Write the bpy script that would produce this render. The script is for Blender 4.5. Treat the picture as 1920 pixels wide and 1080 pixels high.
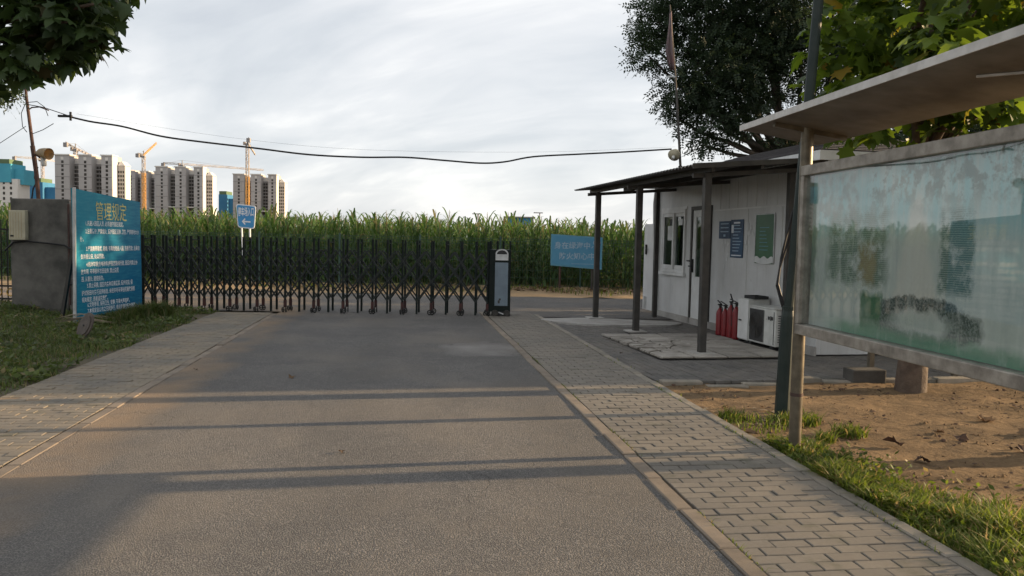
import bpy, math, random
import numpy as np
from mathutils import Vector, Matrix
R = math.radians
random.seed(7)
rng = np.random.default_rng(11)
for o in list(bpy.data.objects): bpy.data.objects.remove(o, do_unlink=True)
sc = bpy.context.scene
col = sc.collection

# ------------------------------------------------------------------ camera
CAM_H = 1.55
PITCH = math.atan(89 / 1500.0); ROLL = R(1.15)
cam = bpy.data.cameras.new('camera'); cam.sensor_width = 36.0; cam.lens = 36.0 * 1500 / 1920
cam.clip_start = 0.05; cam.clip_end = 6000
cam_o = bpy.data.objects.new('camera', cam); col.objects.link(cam_o)
fwd = Vector((0, math.cos(PITCH), -math.sin(PITCH))); r0 = Vector((1, 0, 0)); u0 = r0.cross(fwd)
rt = r0 * math.cos(ROLL) + u0 * math.sin(ROLL); up = u0 * math.cos(ROLL) - r0 * math.sin(ROLL)
mw = Matrix((rt, up, -fwd)).transposed().to_4x4(); mw.translation = (0, 0, CAM_H)
cam_o.matrix_world = mw
sc.camera = cam_o

# ------------------------------------------------------------------ sky and sun
SUN_AZ = R(11.8); SUN_EL = R(11.4)          # azimuth counted from +X towards +Y
w = bpy.data.worlds.new('World'); sc.world = w; w.use_nodes = True
nt = w.node_tree; nt.nodes.clear()
def N(t, kind, **kw):
    n = t.nodes.new(kind)
    for k, v in kw.items(): setattr(n, k, v)
    return n
def MATH(t, op, a, b=None, c=None):
    n = t.nodes.new('ShaderNodeMath'); n.operation = op
    for i, x in enumerate((a, b, c)):
        if x is None: continue
        if isinstance(x, (int, float)): n.inputs[i].default_value = x
        else: t.links.new(x, n.inputs[i])
    return n.outputs[0]
def RAMP(t, fac, stops, interp='LINEAR'):
    n = t.nodes.new('ShaderNodeValToRGB'); n.color_ramp.interpolation = interp
    el = n.color_ramp.elements
    while len(el) < len(stops): el.new(0.5)
    for e, (p, c) in zip(el, stops):
        e.position = p; e.color = (c, c, c, 1) if isinstance(c, (int, float)) else (*c, 1)
    t.links.new(fac, n.inputs[0]); return n.outputs[0]
def MIX(t, fac, a, b, mode='MIX'):
    n = t.nodes.new('ShaderNodeMix'); n.data_type = 'RGBA'; n.blend_type = mode
    for i, x in ((0, fac), (6, a), (7, b)):
        if isinstance(x, (int, float)): n.inputs[i].default_value = x
        elif isinstance(x, tuple): n.inputs[i].default_value = (*x, 1)
        else: t.links.new(x, n.inputs[i])
    return n.outputs[2]
def NOISE(t, vec, scale, detail=5, rough=.55, dist=0):
    n = t.nodes.new('ShaderNodeTexNoise'); n.inputs['Scale'].default_value = scale
    n.inputs['Detail'].default_value = detail; n.inputs['Roughness'].default_value = rough
    n.inputs['Distortion'].default_value = dist
    if vec is not None: t.links.new(vec, n.inputs['Vector'])
    return n.outputs['Fac']

sky = N(nt, 'ShaderNodeTexSky', sky_type='NISHITA', sun_disc=False, sun_elevation=SUN_EL, sun_rotation=R(90) - SUN_AZ)
bg_sky = N(nt, 'ShaderNodeBackground'); bg_sky.inputs[1].default_value = 0.08
nt.links.new(sky.outputs[0], bg_sky.inputs[0])
tc = N(nt, 'ShaderNodeTexCoord')
sep = N(nt, 'ShaderNodeSeparateXYZ'); nt.links.new(tc.outputs['Generated'], sep.inputs[0])
zz = MATH(nt, 'ADD', MATH(nt, 'ABSOLUTE', sep.outputs[2]), 0.30)
cx = MATH(nt, 'DIVIDE', sep.outputs[0], zz); cy = MATH(nt, 'DIVIDE', sep.outputs[1], zz)
cmb = N(nt, 'ShaderNodeCombineXYZ')
# long cirrus streaks running down to the right
nt.links.new(MATH(nt, 'ADD', MATH(nt, 'MULTIPLY', cx, 0.62), MATH(nt, 'MULTIPLY', cy, 0.10)), cmb.inputs[0])
nt.links.new(MATH(nt, 'ADD', MATH(nt, 'MULTIPLY', cy, 1.0), MATH(nt, 'MULTIPLY', cx, 0.30)), cmb.inputs[1])
n1 = NOISE(nt, cmb.outputs[0], 1.7, 6, .5, .9)
n2 = NOISE(nt, cmb.outputs[0], 5.2, 5, .55, .6)
n3 = NOISE(nt, cmb.outputs[0], 0.45, 2, .5, 0)
cl = MATH(nt, 'ADD', MATH(nt, 'ADD', MATH(nt, 'MULTIPLY', n1, .52), MATH(nt, 'MULTIPLY', n2, .16)), MATH(nt, 'MULTIPLY', n3, .32))
ccol = RAMP(nt, cl, [(.34, (.47, .50, .55)), (.44, (.59, .615, .65)), (.52, (.71, .72, .74)), (.61, (.96, .945, .92))])
bg_cl = N(nt, 'ShaderNodeBackground'); bg_cl.inputs[1].default_value = 0.67
nt.links.new(ccol, bg_cl.inputs[0])
mxs = N(nt, 'ShaderNodeMixShader'); mxs.inputs[0].default_value = 0.86
nt.links.new(bg_sky.outputs[0], mxs.inputs[1]); nt.links.new(bg_cl.outputs[0], mxs.inputs[2])
wo = N(nt, 'ShaderNodeOutputWorld'); nt.links.new(mxs.outputs[0], wo.inputs[0])

sun = bpy.data.lights.new('sun', 'SUN'); sun.energy = 5.0; sun.angle = R(0.6); sun.color = (1.0, .72, .42)
sun_o = bpy.data.objects.new('sun', sun); col.objects.link(sun_o)
sdir = Vector((math.cos(SUN_AZ) * math.cos(SUN_EL), math.sin(SUN_AZ) * math.cos(SUN_EL), math.sin(SUN_EL)))
sun_o.rotation_euler = sdir.to_track_quat('Z', 'Y').to_euler(); sun_o.location = (30, 6, 12)

sc.view_settings.view_transform = 'Standard'; sc.view_settings.look = 'None'
sc.view_settings.exposure = 1.0; sc.view_settings.gamma = 1.0
sc.render.engine = 'CYCLES'
sc.cycles.use_denoising = True
sc.cycles.max_bounces = 6; sc.cycles.diffuse_bounces = 3; sc.cycles.transparent_max_bounces = 8
sc.cycles.use_adaptive_sampling = True; sc.cycles.adaptive_threshold = 0.02
sc.cycles.sample_clamp_indirect = 6

# ------------------------------------------------------------------ materials
def newmat(name):
    m = bpy.data.materials.new(name); m.use_nodes = True
    t = m.node_tree; t.nodes.clear()
    b = t.nodes.new('ShaderNodeBsdfPrincipled'); o = t.nodes.new('ShaderNodeOutputMaterial')
    t.links.new(b.outputs[0], o.inputs[0])
    return m, t, b
def pos(t): return t.nodes.new('ShaderNodeNewGeometry').outputs['Position']
def objco(t): return t.nodes.new('ShaderNodeTexCoord').outputs['Object']
def rnd01(t):
    a = t.nodes.new('ShaderNodeObjectInfo').outputs['Random']
    b = t.nodes.new('ShaderNodeNewGeometry').outputs['Random Per Island']
    return MATH(t, 'FRACT', MATH(t, 'ADD', a, b))
def bump(t, b, h, strength, dist=.01):
    n = t.nodes.new('ShaderNodeBump'); n.inputs['Strength'].default_value = strength; n.inputs['Distance'].default_value = dist
    t.links.new(h, n.inputs['Height']); t.links.new(n.outputs[0], b.inputs['Normal'])
def M(name, c1, c2=None, scale=5, rough=.7, metal=0, bmp=0, bscale=60, rnd=0, spec=.35, bdist=.01, lo=.35, hi=.65):
    m, t, b = newmat(name)
    if c2 is None: c2 = tuple(x * .78 for x in c1)
    p = pos(t)
    c = MIX(t, RAMP(t, NOISE(t, p, scale, 6, .6), [(lo, 0.), (hi, 1.)]), c1, c2)
    if rnd:
        h = t.nodes.new('ShaderNodeHueSaturation')
        t.links.new(MATH(t, 'ADD', MATH(t, 'MULTIPLY', rnd01(t), rnd), 1 - rnd / 2), h.inputs['Value'])
        t.links.new(c, h.inputs['Color']); c = h.outputs[0]
    t.links.new(c, b.inputs['Base Color'])
    b.inputs['Metallic'].default_value = metal
    b.inputs['Specular IOR Level'].default_value = spec
    rr = MATH(t, 'ADD', MATH(t, 'MULTIPLY', NOISE(t, p, scale * 3, 4), .25), rough - .12)
    t.links.new(rr, b.inputs['Roughness'])
    if bmp: bump(t, b, NOISE(t, p, bscale, 5, .65), bmp, bdist)
    return m

def asphalt_mat():
    m, t, b = newmat('asphalt'); p = pos(t)
    fine = NOISE(t, p, 105, 3, .7); mid = NOISE(t, p, 18, 4, .6); big = NOISE(t, p, .55, 5, .6)
    vor = N(t, 'ShaderNodeTexVoronoi'); vor.inputs['Scale'].default_value = 125; t.links.new(p, vor.inputs['Vector'])
    grain = MATH(t, 'ADD', MATH(t, 'MULTIPLY', fine, .5), MATH(t, 'MULTIPLY', vor.outputs['Distance'], .6))
    base = RAMP(t, grain, [(.27, (.032, .032, .033)), (.5, (.100, .097, .096)), (.74, (.225, .212, .196))])
    base = MIX(t, RAMP(t, mid, [(.35, 0.), (.75, .35)]), base, (.11, .105, .10))
    base = MIX(t, RAMP(t, NOISE(t, p, .9, 6, .7, .4), [(.40, 0.), (.62, .30)]), base, (.066, .064, .064))
    base = MIX(t, RAMP(t, NOISE(t, p, 4.5, 5, .7), [(.52, 0.), (.70, .35)]), base, (.19, .172, .15))
    dust = RAMP(t, big, [(.46, 0.), (.68, .55)])
    base = MIX(t, dust, base, (.20, .176, .148))
    # earth washed along the left kerb and a pale cement spill beside the right kerb
    s = N(t, 'ShaderNodeSeparateXYZ'); t.links.new(p, s.inputs[0])
    uu = MATH(t, 'ADD', MATH(t, 'MULTIPLY', s.outputs[0], .9909), MATH(t, 'MULTIPLY', s.outputs[1], .1349))
    vv = MATH(t, 'ADD', MATH(t, 'MULTIPLY', s.outputs[0], -.1349), MATH(t, 'MULTIPLY', s.outputs[1], .9909))
    d = MATH(t, 'ADD', MATH(t, 'ADD', uu, 2.49), MATH(t, 'MULTIPLY', NOISE(t, p, 1.3, 4), -.55))
    earth = MATH(t, 'MULTIPLY', RAMP(t, d, [(.0, .6), (.30, 0.)]), RAMP(t, NOISE(t, p, .8, 4), [(.35, 0.), (.6, 1.)]))
    base = MIX(t, earth, base, (.34, .235, .14))
    e1 = MATH(t, 'POWER', MATH(t, 'DIVIDE', MATH(t, 'SUBTRACT', uu, 1.15), .95), 2.)
    e2 = MATH(t, 'POWER', MATH(t, 'DIVIDE', MATH(t, 'SUBTRACT', vv, 11.3), 1.1), 2.)
    ee = MATH(t, 'ADD', MATH(t, 'ADD', e1, e2), MATH(t, 'MULTIPLY', NOISE(t, p, 2.2, 5), .9))
    base = MIX(t, RAMP(t, ee, [(.35, .75), (.98, 0.)]), base, (.30, .285, .27))
    # two faint tyre-polished lanes and old oil drips
    lane = MATH(t, 'ADD', MATH(t, 'MULTIPLY', MATH(t, 'COSINE', MATH(t, 'MULTIPLY', MATH(t, 'ADD', uu, .45), 3.7)), .5), .5)
    base = MIX(t, MATH(t, 'MULTIPLY', RAMP(t, lane, [(.5, 0.), (1., .30)]), RAMP(t, NOISE(t, p, 1.1, 4), [(.35, .2), (.65, 1.)])), base, (.07, .068, .066))
    base = MIX(t, RAMP(t, NOISE(t, p, 2.6, 3, .5), [(.70, 0.), (.76, .45)]), base, (.05, .048, .047))
    # cracks
    vc = N(t, 'ShaderNodeTexVoronoi', feature='DISTANCE_TO_EDGE'); vc.inputs['Scale'].default_value = .55
    wp = N(t, 'ShaderNodeVectorMath', operation='ADD'); nz = N(t, 'ShaderNodeTexNoise'); nz.inputs['Scale'].default_value = 3.5; nz.inputs['Detail'].default_value = 6
    t.links.new(p, nz.inputs['Vector']); sc_ = N(t, 'ShaderNodeVectorMath', operation='SCALE'); sc_.inputs['Scale'].default_value = .5
    t.links.new(nz.outputs['Color'], sc_.inputs[0]); t.links.new(p, wp.inputs[0]); t.links.new(sc_.outputs[0], wp.inputs[1])
    t.links.new(wp.outputs[0], vc.inputs['Vector'])
    crack = MATH(t, 'MULTIPLY', RAMP(t, vc.outputs['Distance'], [(.0, 1.), (.0045, 0.)]), RAMP(t, NOISE(t, p, .35, 2), [(.48, 0.), (.58, .45)]))
    base = MIX(t, crack, base, (.03, .028, .026))
    t.links.new(base, b.inputs['Base Color'])
    b.inputs['Roughness'].default_value = .88; b.inputs['Specular IOR Level'].default_value = .25
    bump(t, b, MATH(t, 'SUBTRACT', MATH(t, 'ADD', grain, MATH(t, 'MULTIPLY', mid, .5)), MATH(t, 'MULTIPLY', crack, .8)), .85, .014)
    return m

def brick_mat(name, c1, c2, dusty, dfac):
    m, t, b = newmat(name); p = pos(t)
    r = rnd01(t)
    c = MIX(t, r, c1, c2)
    c = MIX(t, RAMP(t, NOISE(t, p, 45, 5, .7), [(.3, 0.), (.75, .5)]), c, tuple(x * .62 for x in c1))
    c = MIX(t, RAMP(t, NOISE(t, p, 9, 5, .65), [(.42, 0.), (.7, .45)]), c, tuple(x * .7 for x in c2))
    c = MIX(t, RAMP(t, NOISE(t, p, .7, 5, .65), [(.42, 0.), (.62, dfac)]), c, dusty)
    c = MIX(t, RAMP(t, NOISE(t, p, 3.3, 5, .7), [(.56, 0.), (.7, .5)]), c, (.075, .08, .05))
    t.links.new(c, b.inputs['Base Color']); b.inputs['Roughness'].default_value = .85
    b.inputs['Specular IOR Level'].default_value = .25
    bump(t, b, NOISE(t, p, 130, 4, .7), .35, .004)
    return m

def leaf_mat(name, c1, c2, c3=None, trans=.45, rough=.5, yellow=.03, veins=0):
    m, t, b = newmat(name)
    r = rnd01(t)
    st = [(0., c1), (.6, c2)]
    if c3: st += [(1 - yellow, c2), (min(1, 1 - yellow + .02), c3)]
    c = RAMP(t, r, st)
    c = MIX(t, RAMP(t, NOISE(t, pos(t), .9, 3), [(.35, 0.), (.65, .55)]), c, tuple(x * .6 for x in c1))
    t.links.new(c, b.inputs['Base Color']); b.inputs['Roughness'].default_value = rough
    b.inputs['Specular IOR Level'].default_value = .3
    tr = N(t, 'ShaderNodeBsdfTranslucent'); h = N(t, 'ShaderNodeHueSaturation')
    h.inputs['Saturation'].default_value = 1.1; h.inputs['Value'].default_value = 1.7; h.inputs['Hue'].default_value = .485
    t.links.new(c, h.inputs['Color']); t.links.new(h.outputs[0], tr.inputs[0])
    mx = N(t, 'ShaderNodeMixShader'); mx.inputs[0].default_value = trans
    o = [n for n in t.nodes if n.type == 'OUTPUT_MATERIAL'][0]
    t.links.new(b.outputs[0], mx.inputs[1]); t.links.new(tr.outputs[0], mx.inputs[2]); t.links.new(mx.outputs[0], o.inputs[0])
    return m

def glass_mat(name, ior=1.5, tint=(1, 1, 1), rough=.01, film=0.0, filmcol=(.5, .5, .48)):
    m = bpy.data.materials.new(name); m.use_nodes = True; t = m.node_tree; t.nodes.clear()
    o = N(t, 'ShaderNodeOutputMaterial'); tr = N(t, 'ShaderNodeBsdfTransparent'); tr.inputs[0].default_value = (*tint, 1)
    gl = N(t, 'ShaderNodeBsdfGlossy'); gl.inputs['Roughness'].default_value = rough
    lw = N(t, 'ShaderNodeLayerWeight'); lw.inputs[0].default_value = .5; f0 = ((ior - 1) / (ior + 1)) ** 2
    mx = N(t, 'ShaderNodeMixShader'); t.links.new(MATH(t, 'ADD', MATH(t, 'MULTIPLY', MATH(t, 'POWER', lw.outputs['Facing'], 5.), 1 - f0), f0), mx.inputs[0])
    base = tr.outputs[0]
    if film:
        df = N(t, 'ShaderNodeBsdfDiffuse'); df.inputs[0].default_value = (*filmcol, 1)
        m2 = N(t, 'ShaderNodeMixShader')
        p = pos(t); mp = N(t, 'ShaderNodeMapping'); mp.inputs['Scale'].default_value = (3, 3, .6); t.links.new(p, mp.inputs[0])
        t.links.new(RAMP(t, NOISE(t, mp.outputs[0], 3, 6, .7), [(.3, film * .3), (.75, film)]), m2.inputs[0])
        t.links.new(tr.outputs[0], m2.inputs[1]); t.links.new(df.outputs[0], m2.inputs[2]); base = m2.outputs[0]
    t.links.new(base, mx.inputs[1]); t.links.new(gl.outputs[0], mx.inputs[2]); t.links.new(mx.outputs[0], o.inputs[0])
    return m

MT = {}
MT['asphalt'] = asphalt_mat()
MT['brick_r'] = brick_mat('paver_warm_grey', (.155, .143, .127), (.21, .19, .162), (.24, .21, .17), .4)
MT['brick_l'] = brick_mat('paver_sandy', (.16, .147, .127), (.215, .192, .16), (.30, .24, .165), .6)
MT['brick_d'] = brick_mat('paver_dark_grey', (.10, .097, .093), (.16, .15, .14), (.22, .19, .155), .35)
MT['kerb'] = M('kerb_stone', (.235, .19, .145), (.15, .125, .10), 4, .85, bmp=.4, bscale=90, rnd=.25)
MT['kerb_grey'] = M('kerb_concrete', (.25, .22, .18), (.16, .15, .125), 4, .85, bmp=.4, bscale=90, rnd=.25)
MT['sand'] = M('joint_sand', (.10, .083, .062), (.06, .052, .04), 7, .95, bmp=.4)
MT['sand_pale'] = M('pale_joint_sand', (.24, .18, .115), (.15, .115, .08), 3, .95, bmp=.4)
def earth_mat():
    m, t, b = newmat('bare_earth'); p = pos(t)
    c = MIX(t, RAMP(t, NOISE(t, p, 1.4, 7, .65), [(.36, 0.), (.62, 1.)]), (.235, .158, .088), (.135, .093, .055))
    c = MIX(t, RAMP(t, NOISE(t, p, 9, 6, .7), [(.45, 0.), (.72, .75)]), c, (.085, .058, .036))
    c = MIX(t, RAMP(t, NOISE(t, p, 60, 4, .7), [(.5, 0.), (.8, .5)]), c, (.30, .22, .13))
    t.links.new(c, b.inputs['Base Color']); b.inputs['Roughness'].default_value = .95; b.inputs['Specular IOR Level'].default_value = .15
    bump(t, b, MATH(t, 'ADD', NOISE(t, p, 14, 6, .7), MATH(t, 'MULTIPLY', NOISE(t, p, 3, 4), 1.5)), .8, .04)
    return m
MT['dirt'] = earth_mat()
MT['soil'] = M('verge_soil', (.12, .095, .06), (.07, .065, .04), 2, .95, bmp=.6, bscale=20, bdist=.03)
MT['verge'] = M('roadside_dirt', (.36, .25, .14), (.24, .165, .09), .9, .95, bmp=.6, bscale=20, bdist=.03)
MT['ground'] = M('field_earth', (.12, .11, .06), (.17, .13, .08), .3, .95)
MT['concrete'] = M('old_concrete', (.155, .145, .13), (.075, .072, .065), 2.6, .9, bmp=.5, bscale=45)
MT['shaded_concrete'] = M('shade_darkened_concrete', (.085, .080, .072), (.055, .052, .046), 4, .9, bmp=.5, bscale=45)  # concrete darkened to stand for the shade on the block
MT['concrete_side'] = M('stained_pale_concrete', (.30, .265, .235), (.17, .16, .145), 3.2, .9, bmp=.4, bscale=40)
MT['cement'] = M('cement_patch', (.40, .385, .36), (.27, .255, .235), 2.5, .9, bmp=.4, bscale=60)
MT['slab'] = M('stone_slab', (.36, .335, .30), (.24, .22, .195), 3.3, .85, bmp=.4, bscale=60, rnd=.3)
MT['gate'] = M('gate_green_black_paint', (.007, .012, .011), (.012, .017, .015), 6, .5, spec=.15)
MT['gate_bar'] = M('gate_bar_paint', (.010, .015, .014), (.018, .022, .021), 14, .4, spec=.35)
MT['gate_red'] = M('gate_rusty_foot', (.075, .026, .023), (.03, .016, .015), 12, .6)
MT['rubber'] = M('rubber', (.02, .02, .02), None, 8, .8)
MT['panel_blue'] = M('gate_motor_panel', (.17, .225, .27), (.13, .17, .21), 4, .35, spec=.5)
MT['silver'] = M('silver_trim', (.55, .56, .56), (.40, .41, .41), 9, .4, metal=.6)
MT['post_grey'] = M('grey_painted_steel', (.042, .040, .037), (.07, .064, .057), 5, .55, metal=.2, bmp=.15, bscale=80)
MT['sheet'] = M('roof_sheet', (.10, .098, .095), (.065, .06, .055), 3, .6, metal=.3)
MT['white_panel'] = M('white_sandwich_panel', (.60, .605, .60), (.47, .47, .46), 1.1, .5, bmp=.04, bscale=30)
def panel_mat():
    m, t, b = newmat('white_sandwich_panel'); p = pos(t)
    mp = N(t, 'ShaderNodeMapping'); mp.inputs['Scale'].default_value = (6, 6, .35); t.links.new(p, mp.inputs[0])
    st = NOISE(t, mp.outputs[0], 2.4, 6, .7)
    c = MIX(t, RAMP(t, NOISE(t, p, 1.1, 6, .6), [(.35, 0.), (.65, 1.)]), (.62, .625, .62), (.50, .50, .49))
    c = MIX(t, RAMP(t, st, [(.48, 0.), (.72, .35)]), c, (.36, .345, .32))
    c = MIX(t, RAMP(t, NOISE(t, p, 7, 6, .75), [(.60, 0.), (.74, .5)]), c, (.36, .33, .29))
    t.links.new(c, b.inputs['Base Color']); b.inputs['Roughness'].default_value = .5
    bump(t, b, NOISE(t, p, 30, 4), .05)
    return m
MT['white_panel'] = panel_mat()
MT['white_pvc'] = M('white_pvc', (.70, .705, .695), (.58, .58, .565), 4, .4)
MT['room'] = M('dim_room_paint', (.30, .30, .28), None, 2, .8)
MT['shingle'] = M('dark_shingle', (.075, .07, .07), (.045, .042, .045), 6, .9, bmp=.4, bscale=120, rnd=.4)
MT['fascia'] = M('white_fascia', (.70, .71, .70), (.55, .56, .55), 3, .6)
MT['glass'] = glass_mat('window_glass', 1.55, (.82, .88, .85))
MT['red'] = M('extinguisher_red', (.22, .010, .014), (.17, .008, .011), 8, .4, spec=.5)
MT['black'] = M('black_plastic', (.018, .018, .02), (.03, .03, .03), 8, .55)
MT['ac_white'] = M('aged_white_metal', (.60, .605, .575), (.46, .46, .43), 5, .5)
MT['grille'] = M('grey_grille', (.05, .05, .05), None, 8, .5)
MT['steel'] = M('dull_stainless', (.19, .16, .115), (.10, .085, .062), 9, .42, metal=.5, bmp=.1, bscale=60)
MT['alu'] = M('weathered_aluminium', (.36, .33, .285), (.19, .17, .145), 10, .5, metal=.4, bmp=.15, bscale=50)
MT['alu_edge'] = M('aluminium_edge', (.55, .53, .50), (.42, .40, .37), 10, .45, metal=.3)
MT['soffit'] = M('stained_soffit', (.19, .175, .152), (.10, .087, .072), 2.6, .5, metal=.2)
MT['lamp_green'] = M('dark_green_pole', (.014, .024, .022), (.022, .032, .029), 7, .5, spec=.25)
MT['rust'] = M('rusty_steel', (.10, .055, .045), (.055, .035, .032), 9, .8)
MT['cable'] = M('cable_black', (.02, .02, .022), None, 5, .6)
MT['cream'] = M('cream_plastic', (.50, .46, .33), (.40, .36, .26), 6, .5)
MT['lampshade'] = M('old_lamp_shade', (.42, .31, .17), (.30, .23, .15), 14, .5)
MT['bulb'] = M('white_bulb_glass', (.72, .72, .70), None, 9, .3)
MT['gold'] = M('gold_paint', (.45, .28, .05), None, 9, .45, metal=.4)
MT['tan_tower'] = M('raw_concrete_tower', (.42, .405, .40), (.36, .345, .34), .05, .9)
MT['tower_bay'] = M('shade_painted_bay_concrete', (.26, .25, .245), (.21, .20, .195), .05, .9)  # recess shade painted into the bay colour
MT['tower_light'] = M('pale_tower_and_sunlit_gable', (.66, .64, .61), (.58, .56, .53), .05, .9)  # pale tower parts; on the gables the paleness stands for sunlight
MT['tower_dark'] = M('tower_openings', (.045, .042, .04), (.06, .055, .05), .05, .9)
MT['net_teal'] = M('teal_safety_net', (.08, .36, .46), (.06, .29, .40), .08, .8)
MT['net_blue'] = M('blue_safety_net', (.05, .20, .36), (.04, .16, .30), .08, .8)
MT['net_green'] = M('green_net', (.12, .18, .10), None, .08, .8)
MT['crane_y'] = M('crane_yellow', (.62, .33, .09), (.48, .27, .10), .2, .7)
MT['crane_w'] = M('crane_pale', (.52, .46, .40), (.40, .34, .30), .2, .7)
MT['crane_g'] = M('crane_grey', (.30, .29, .29), (.22, .21, .21), .2, .7)
MT['bark'] = M('plane_bark', (.070, .050, .038), (.135, .10, .074), 7, .85, bmp=.5, bscale=25, bdist=.03)
MT['bark_dark'] = M('dark_bark', (.05, .042, .035), (.075, .062, .05), 9, .9, bmp=.5, bscale=25, bdist=.03)
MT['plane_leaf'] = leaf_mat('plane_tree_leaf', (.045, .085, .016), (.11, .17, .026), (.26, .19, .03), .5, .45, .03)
MT['plane_leaf_shade'] = leaf_mat('plane_tree_leaf_shaded', (.024, .046, .016), (.050, .085, .022), (.06, .05, .02), .22, .5, .04)  # shaded copy of the plane leaf, shade put into its green
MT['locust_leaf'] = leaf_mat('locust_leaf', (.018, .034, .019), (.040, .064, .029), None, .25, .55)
MT['corn_leaf'] = leaf_mat('corn_leaf', (.042, .088, .024), (.092, .165, .045), (.22, .20, .085), .40, .5, .04)
MT['corn_tassel'] = leaf_mat('corn_tassel', (.16, .145, .065), (.22, .19, .09), None, .3, .8)
MT['corn_stalk'] = M('corn_stalk', (.10, .13, .045), (.16, .16, .065), 4, .7, rnd=.4)
MT['grass'] = leaf_mat('grass_blade', (.050, .085, .014), (.14, .19, .034), (.36, .28, .13), .45, .55, .14)
MT['grass_shade'] = leaf_mat('shaded_verge_grass_blade', (.055, .085, .022), (.125, .165, .05), (.24, .20, .10), .38, .55, .14)  # duller copy of the grass, toned for the shaded verge
MT['dry_leaf'] = leaf_mat('dry_leaf', (.11, .065, .036), (.21, .145, .085), (.36, .29, .19), .1, .8, .15)
MT['dry_leaf_dark'] = M('withered_leaf', (.10, .055, .035), (.05, .032, .024), 20, .85)
MT['fence_green'] = M('green_wire', (.035, .075, .06), (.055, .10, .085), 3, .6)
MT['iron'] = M('black_iron', (.014, .014, .015), (.025, .022, .02), 8, .6)
MT['sign_far'] = M('faded_blue_print', (.075, .25, .40), (.095, .29, .44), 3, .55)
MT['sign_rim'] = M('blue_rim', (.13, .33, .44), None, 3, .5)
MT['sign_park'] = M('road_sign_blue', (.045, .24, .52), (.07, .30, .56), 3, .35)
MT['white_print'] = M('white_print', (.74, .77, .80), (.60, .66, .72), 8, .6)
MT['pale_print'] = M('faded_white_print', (.33, .44, .54), (.27, .38, .49), 8, .6)
MT['gold_print'] = M('pale_gold_print', (.58, .52, .20), (.44, .42, .18), 9, .6)
MT['flag'] = M('faded_flag_cloth', (.22, .13, .13), (.15, .13, .135), 4, .8)
MT['poster_blue'] = M('notice_blue', (.03, .055, .10), (.03, .085, .17), 2.5, .5)
MT['poster_green'] = M('notice_green', (.035, .11, .055), (.05, .145, .072), 2.5, .35)
MT['paper'] = M('paper_white', (.68, .69, .68), (.56, .57, .56), 5, .7)
MT['plate'] = M('rusty_round_plate', (.075, .06, .052), (.11, .09, .075), 10, .7, metal=.3, bmp=.3, bscale=40)
MT['palm'] = M('dried_frond', (.20, .16, .10), (.13, .10, .065), 8, .85)

def rules_sign_mat():
    m, t, b = newmat('rules_sign_print'); p = objco(t)
    s = N(t, 'ShaderNodeSeparateXYZ'); t.links.new(p, s.inputs[0])
    mp = N(t, 'ShaderNodeMapping'); mp.inputs['Scale'].default_value = (1.2, 1, 9); t.links.new(p, mp.inputs[0])
    wv = NOISE(t, mp.outputs[0], 3.2, 4, .6, .8)
    c = RAMP(t, MATH(t, 'DIVIDE', s.outputs[0], 1.88), [(0., (.055, .30, .40)), (.3, (.045, .25, .36)), (.65, (.045, .18, .30)), (1., (.04, .155, .28))])  # highlight painted in: paler left and top, wavy pale streaks
    c2 = RAMP(t, MATH(t, 'DIVIDE', s.outputs[2], 2.2), [(0., (.03, .13, .28)), (.45, (.04, .19, .33)), (1., (.06, .28, .38))])
    c = MIX(t, .5, c, c2)
    c = MIX(t, RAMP(t, wv, [(.45, 0.), (.7, .5)]), c, (.11, .36, .44))
    t.links.new(c, b.inputs['Base Color']); h = N(t, 'ShaderNodeHueSaturation'); h.inputs['Saturation'].default_value = 1.12; h.inputs['Value'].default_value = .82; t.links.new(c, h.inputs['Color']); t.links.new(h.outputs[0], b.inputs['Base Color'])
    b.inputs['Roughness'].default_value = .45; b.inputs['Specular IOR Level'].default_value = .2
    return m
MT['rules_sign'] = rules_sign_mat()

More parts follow.
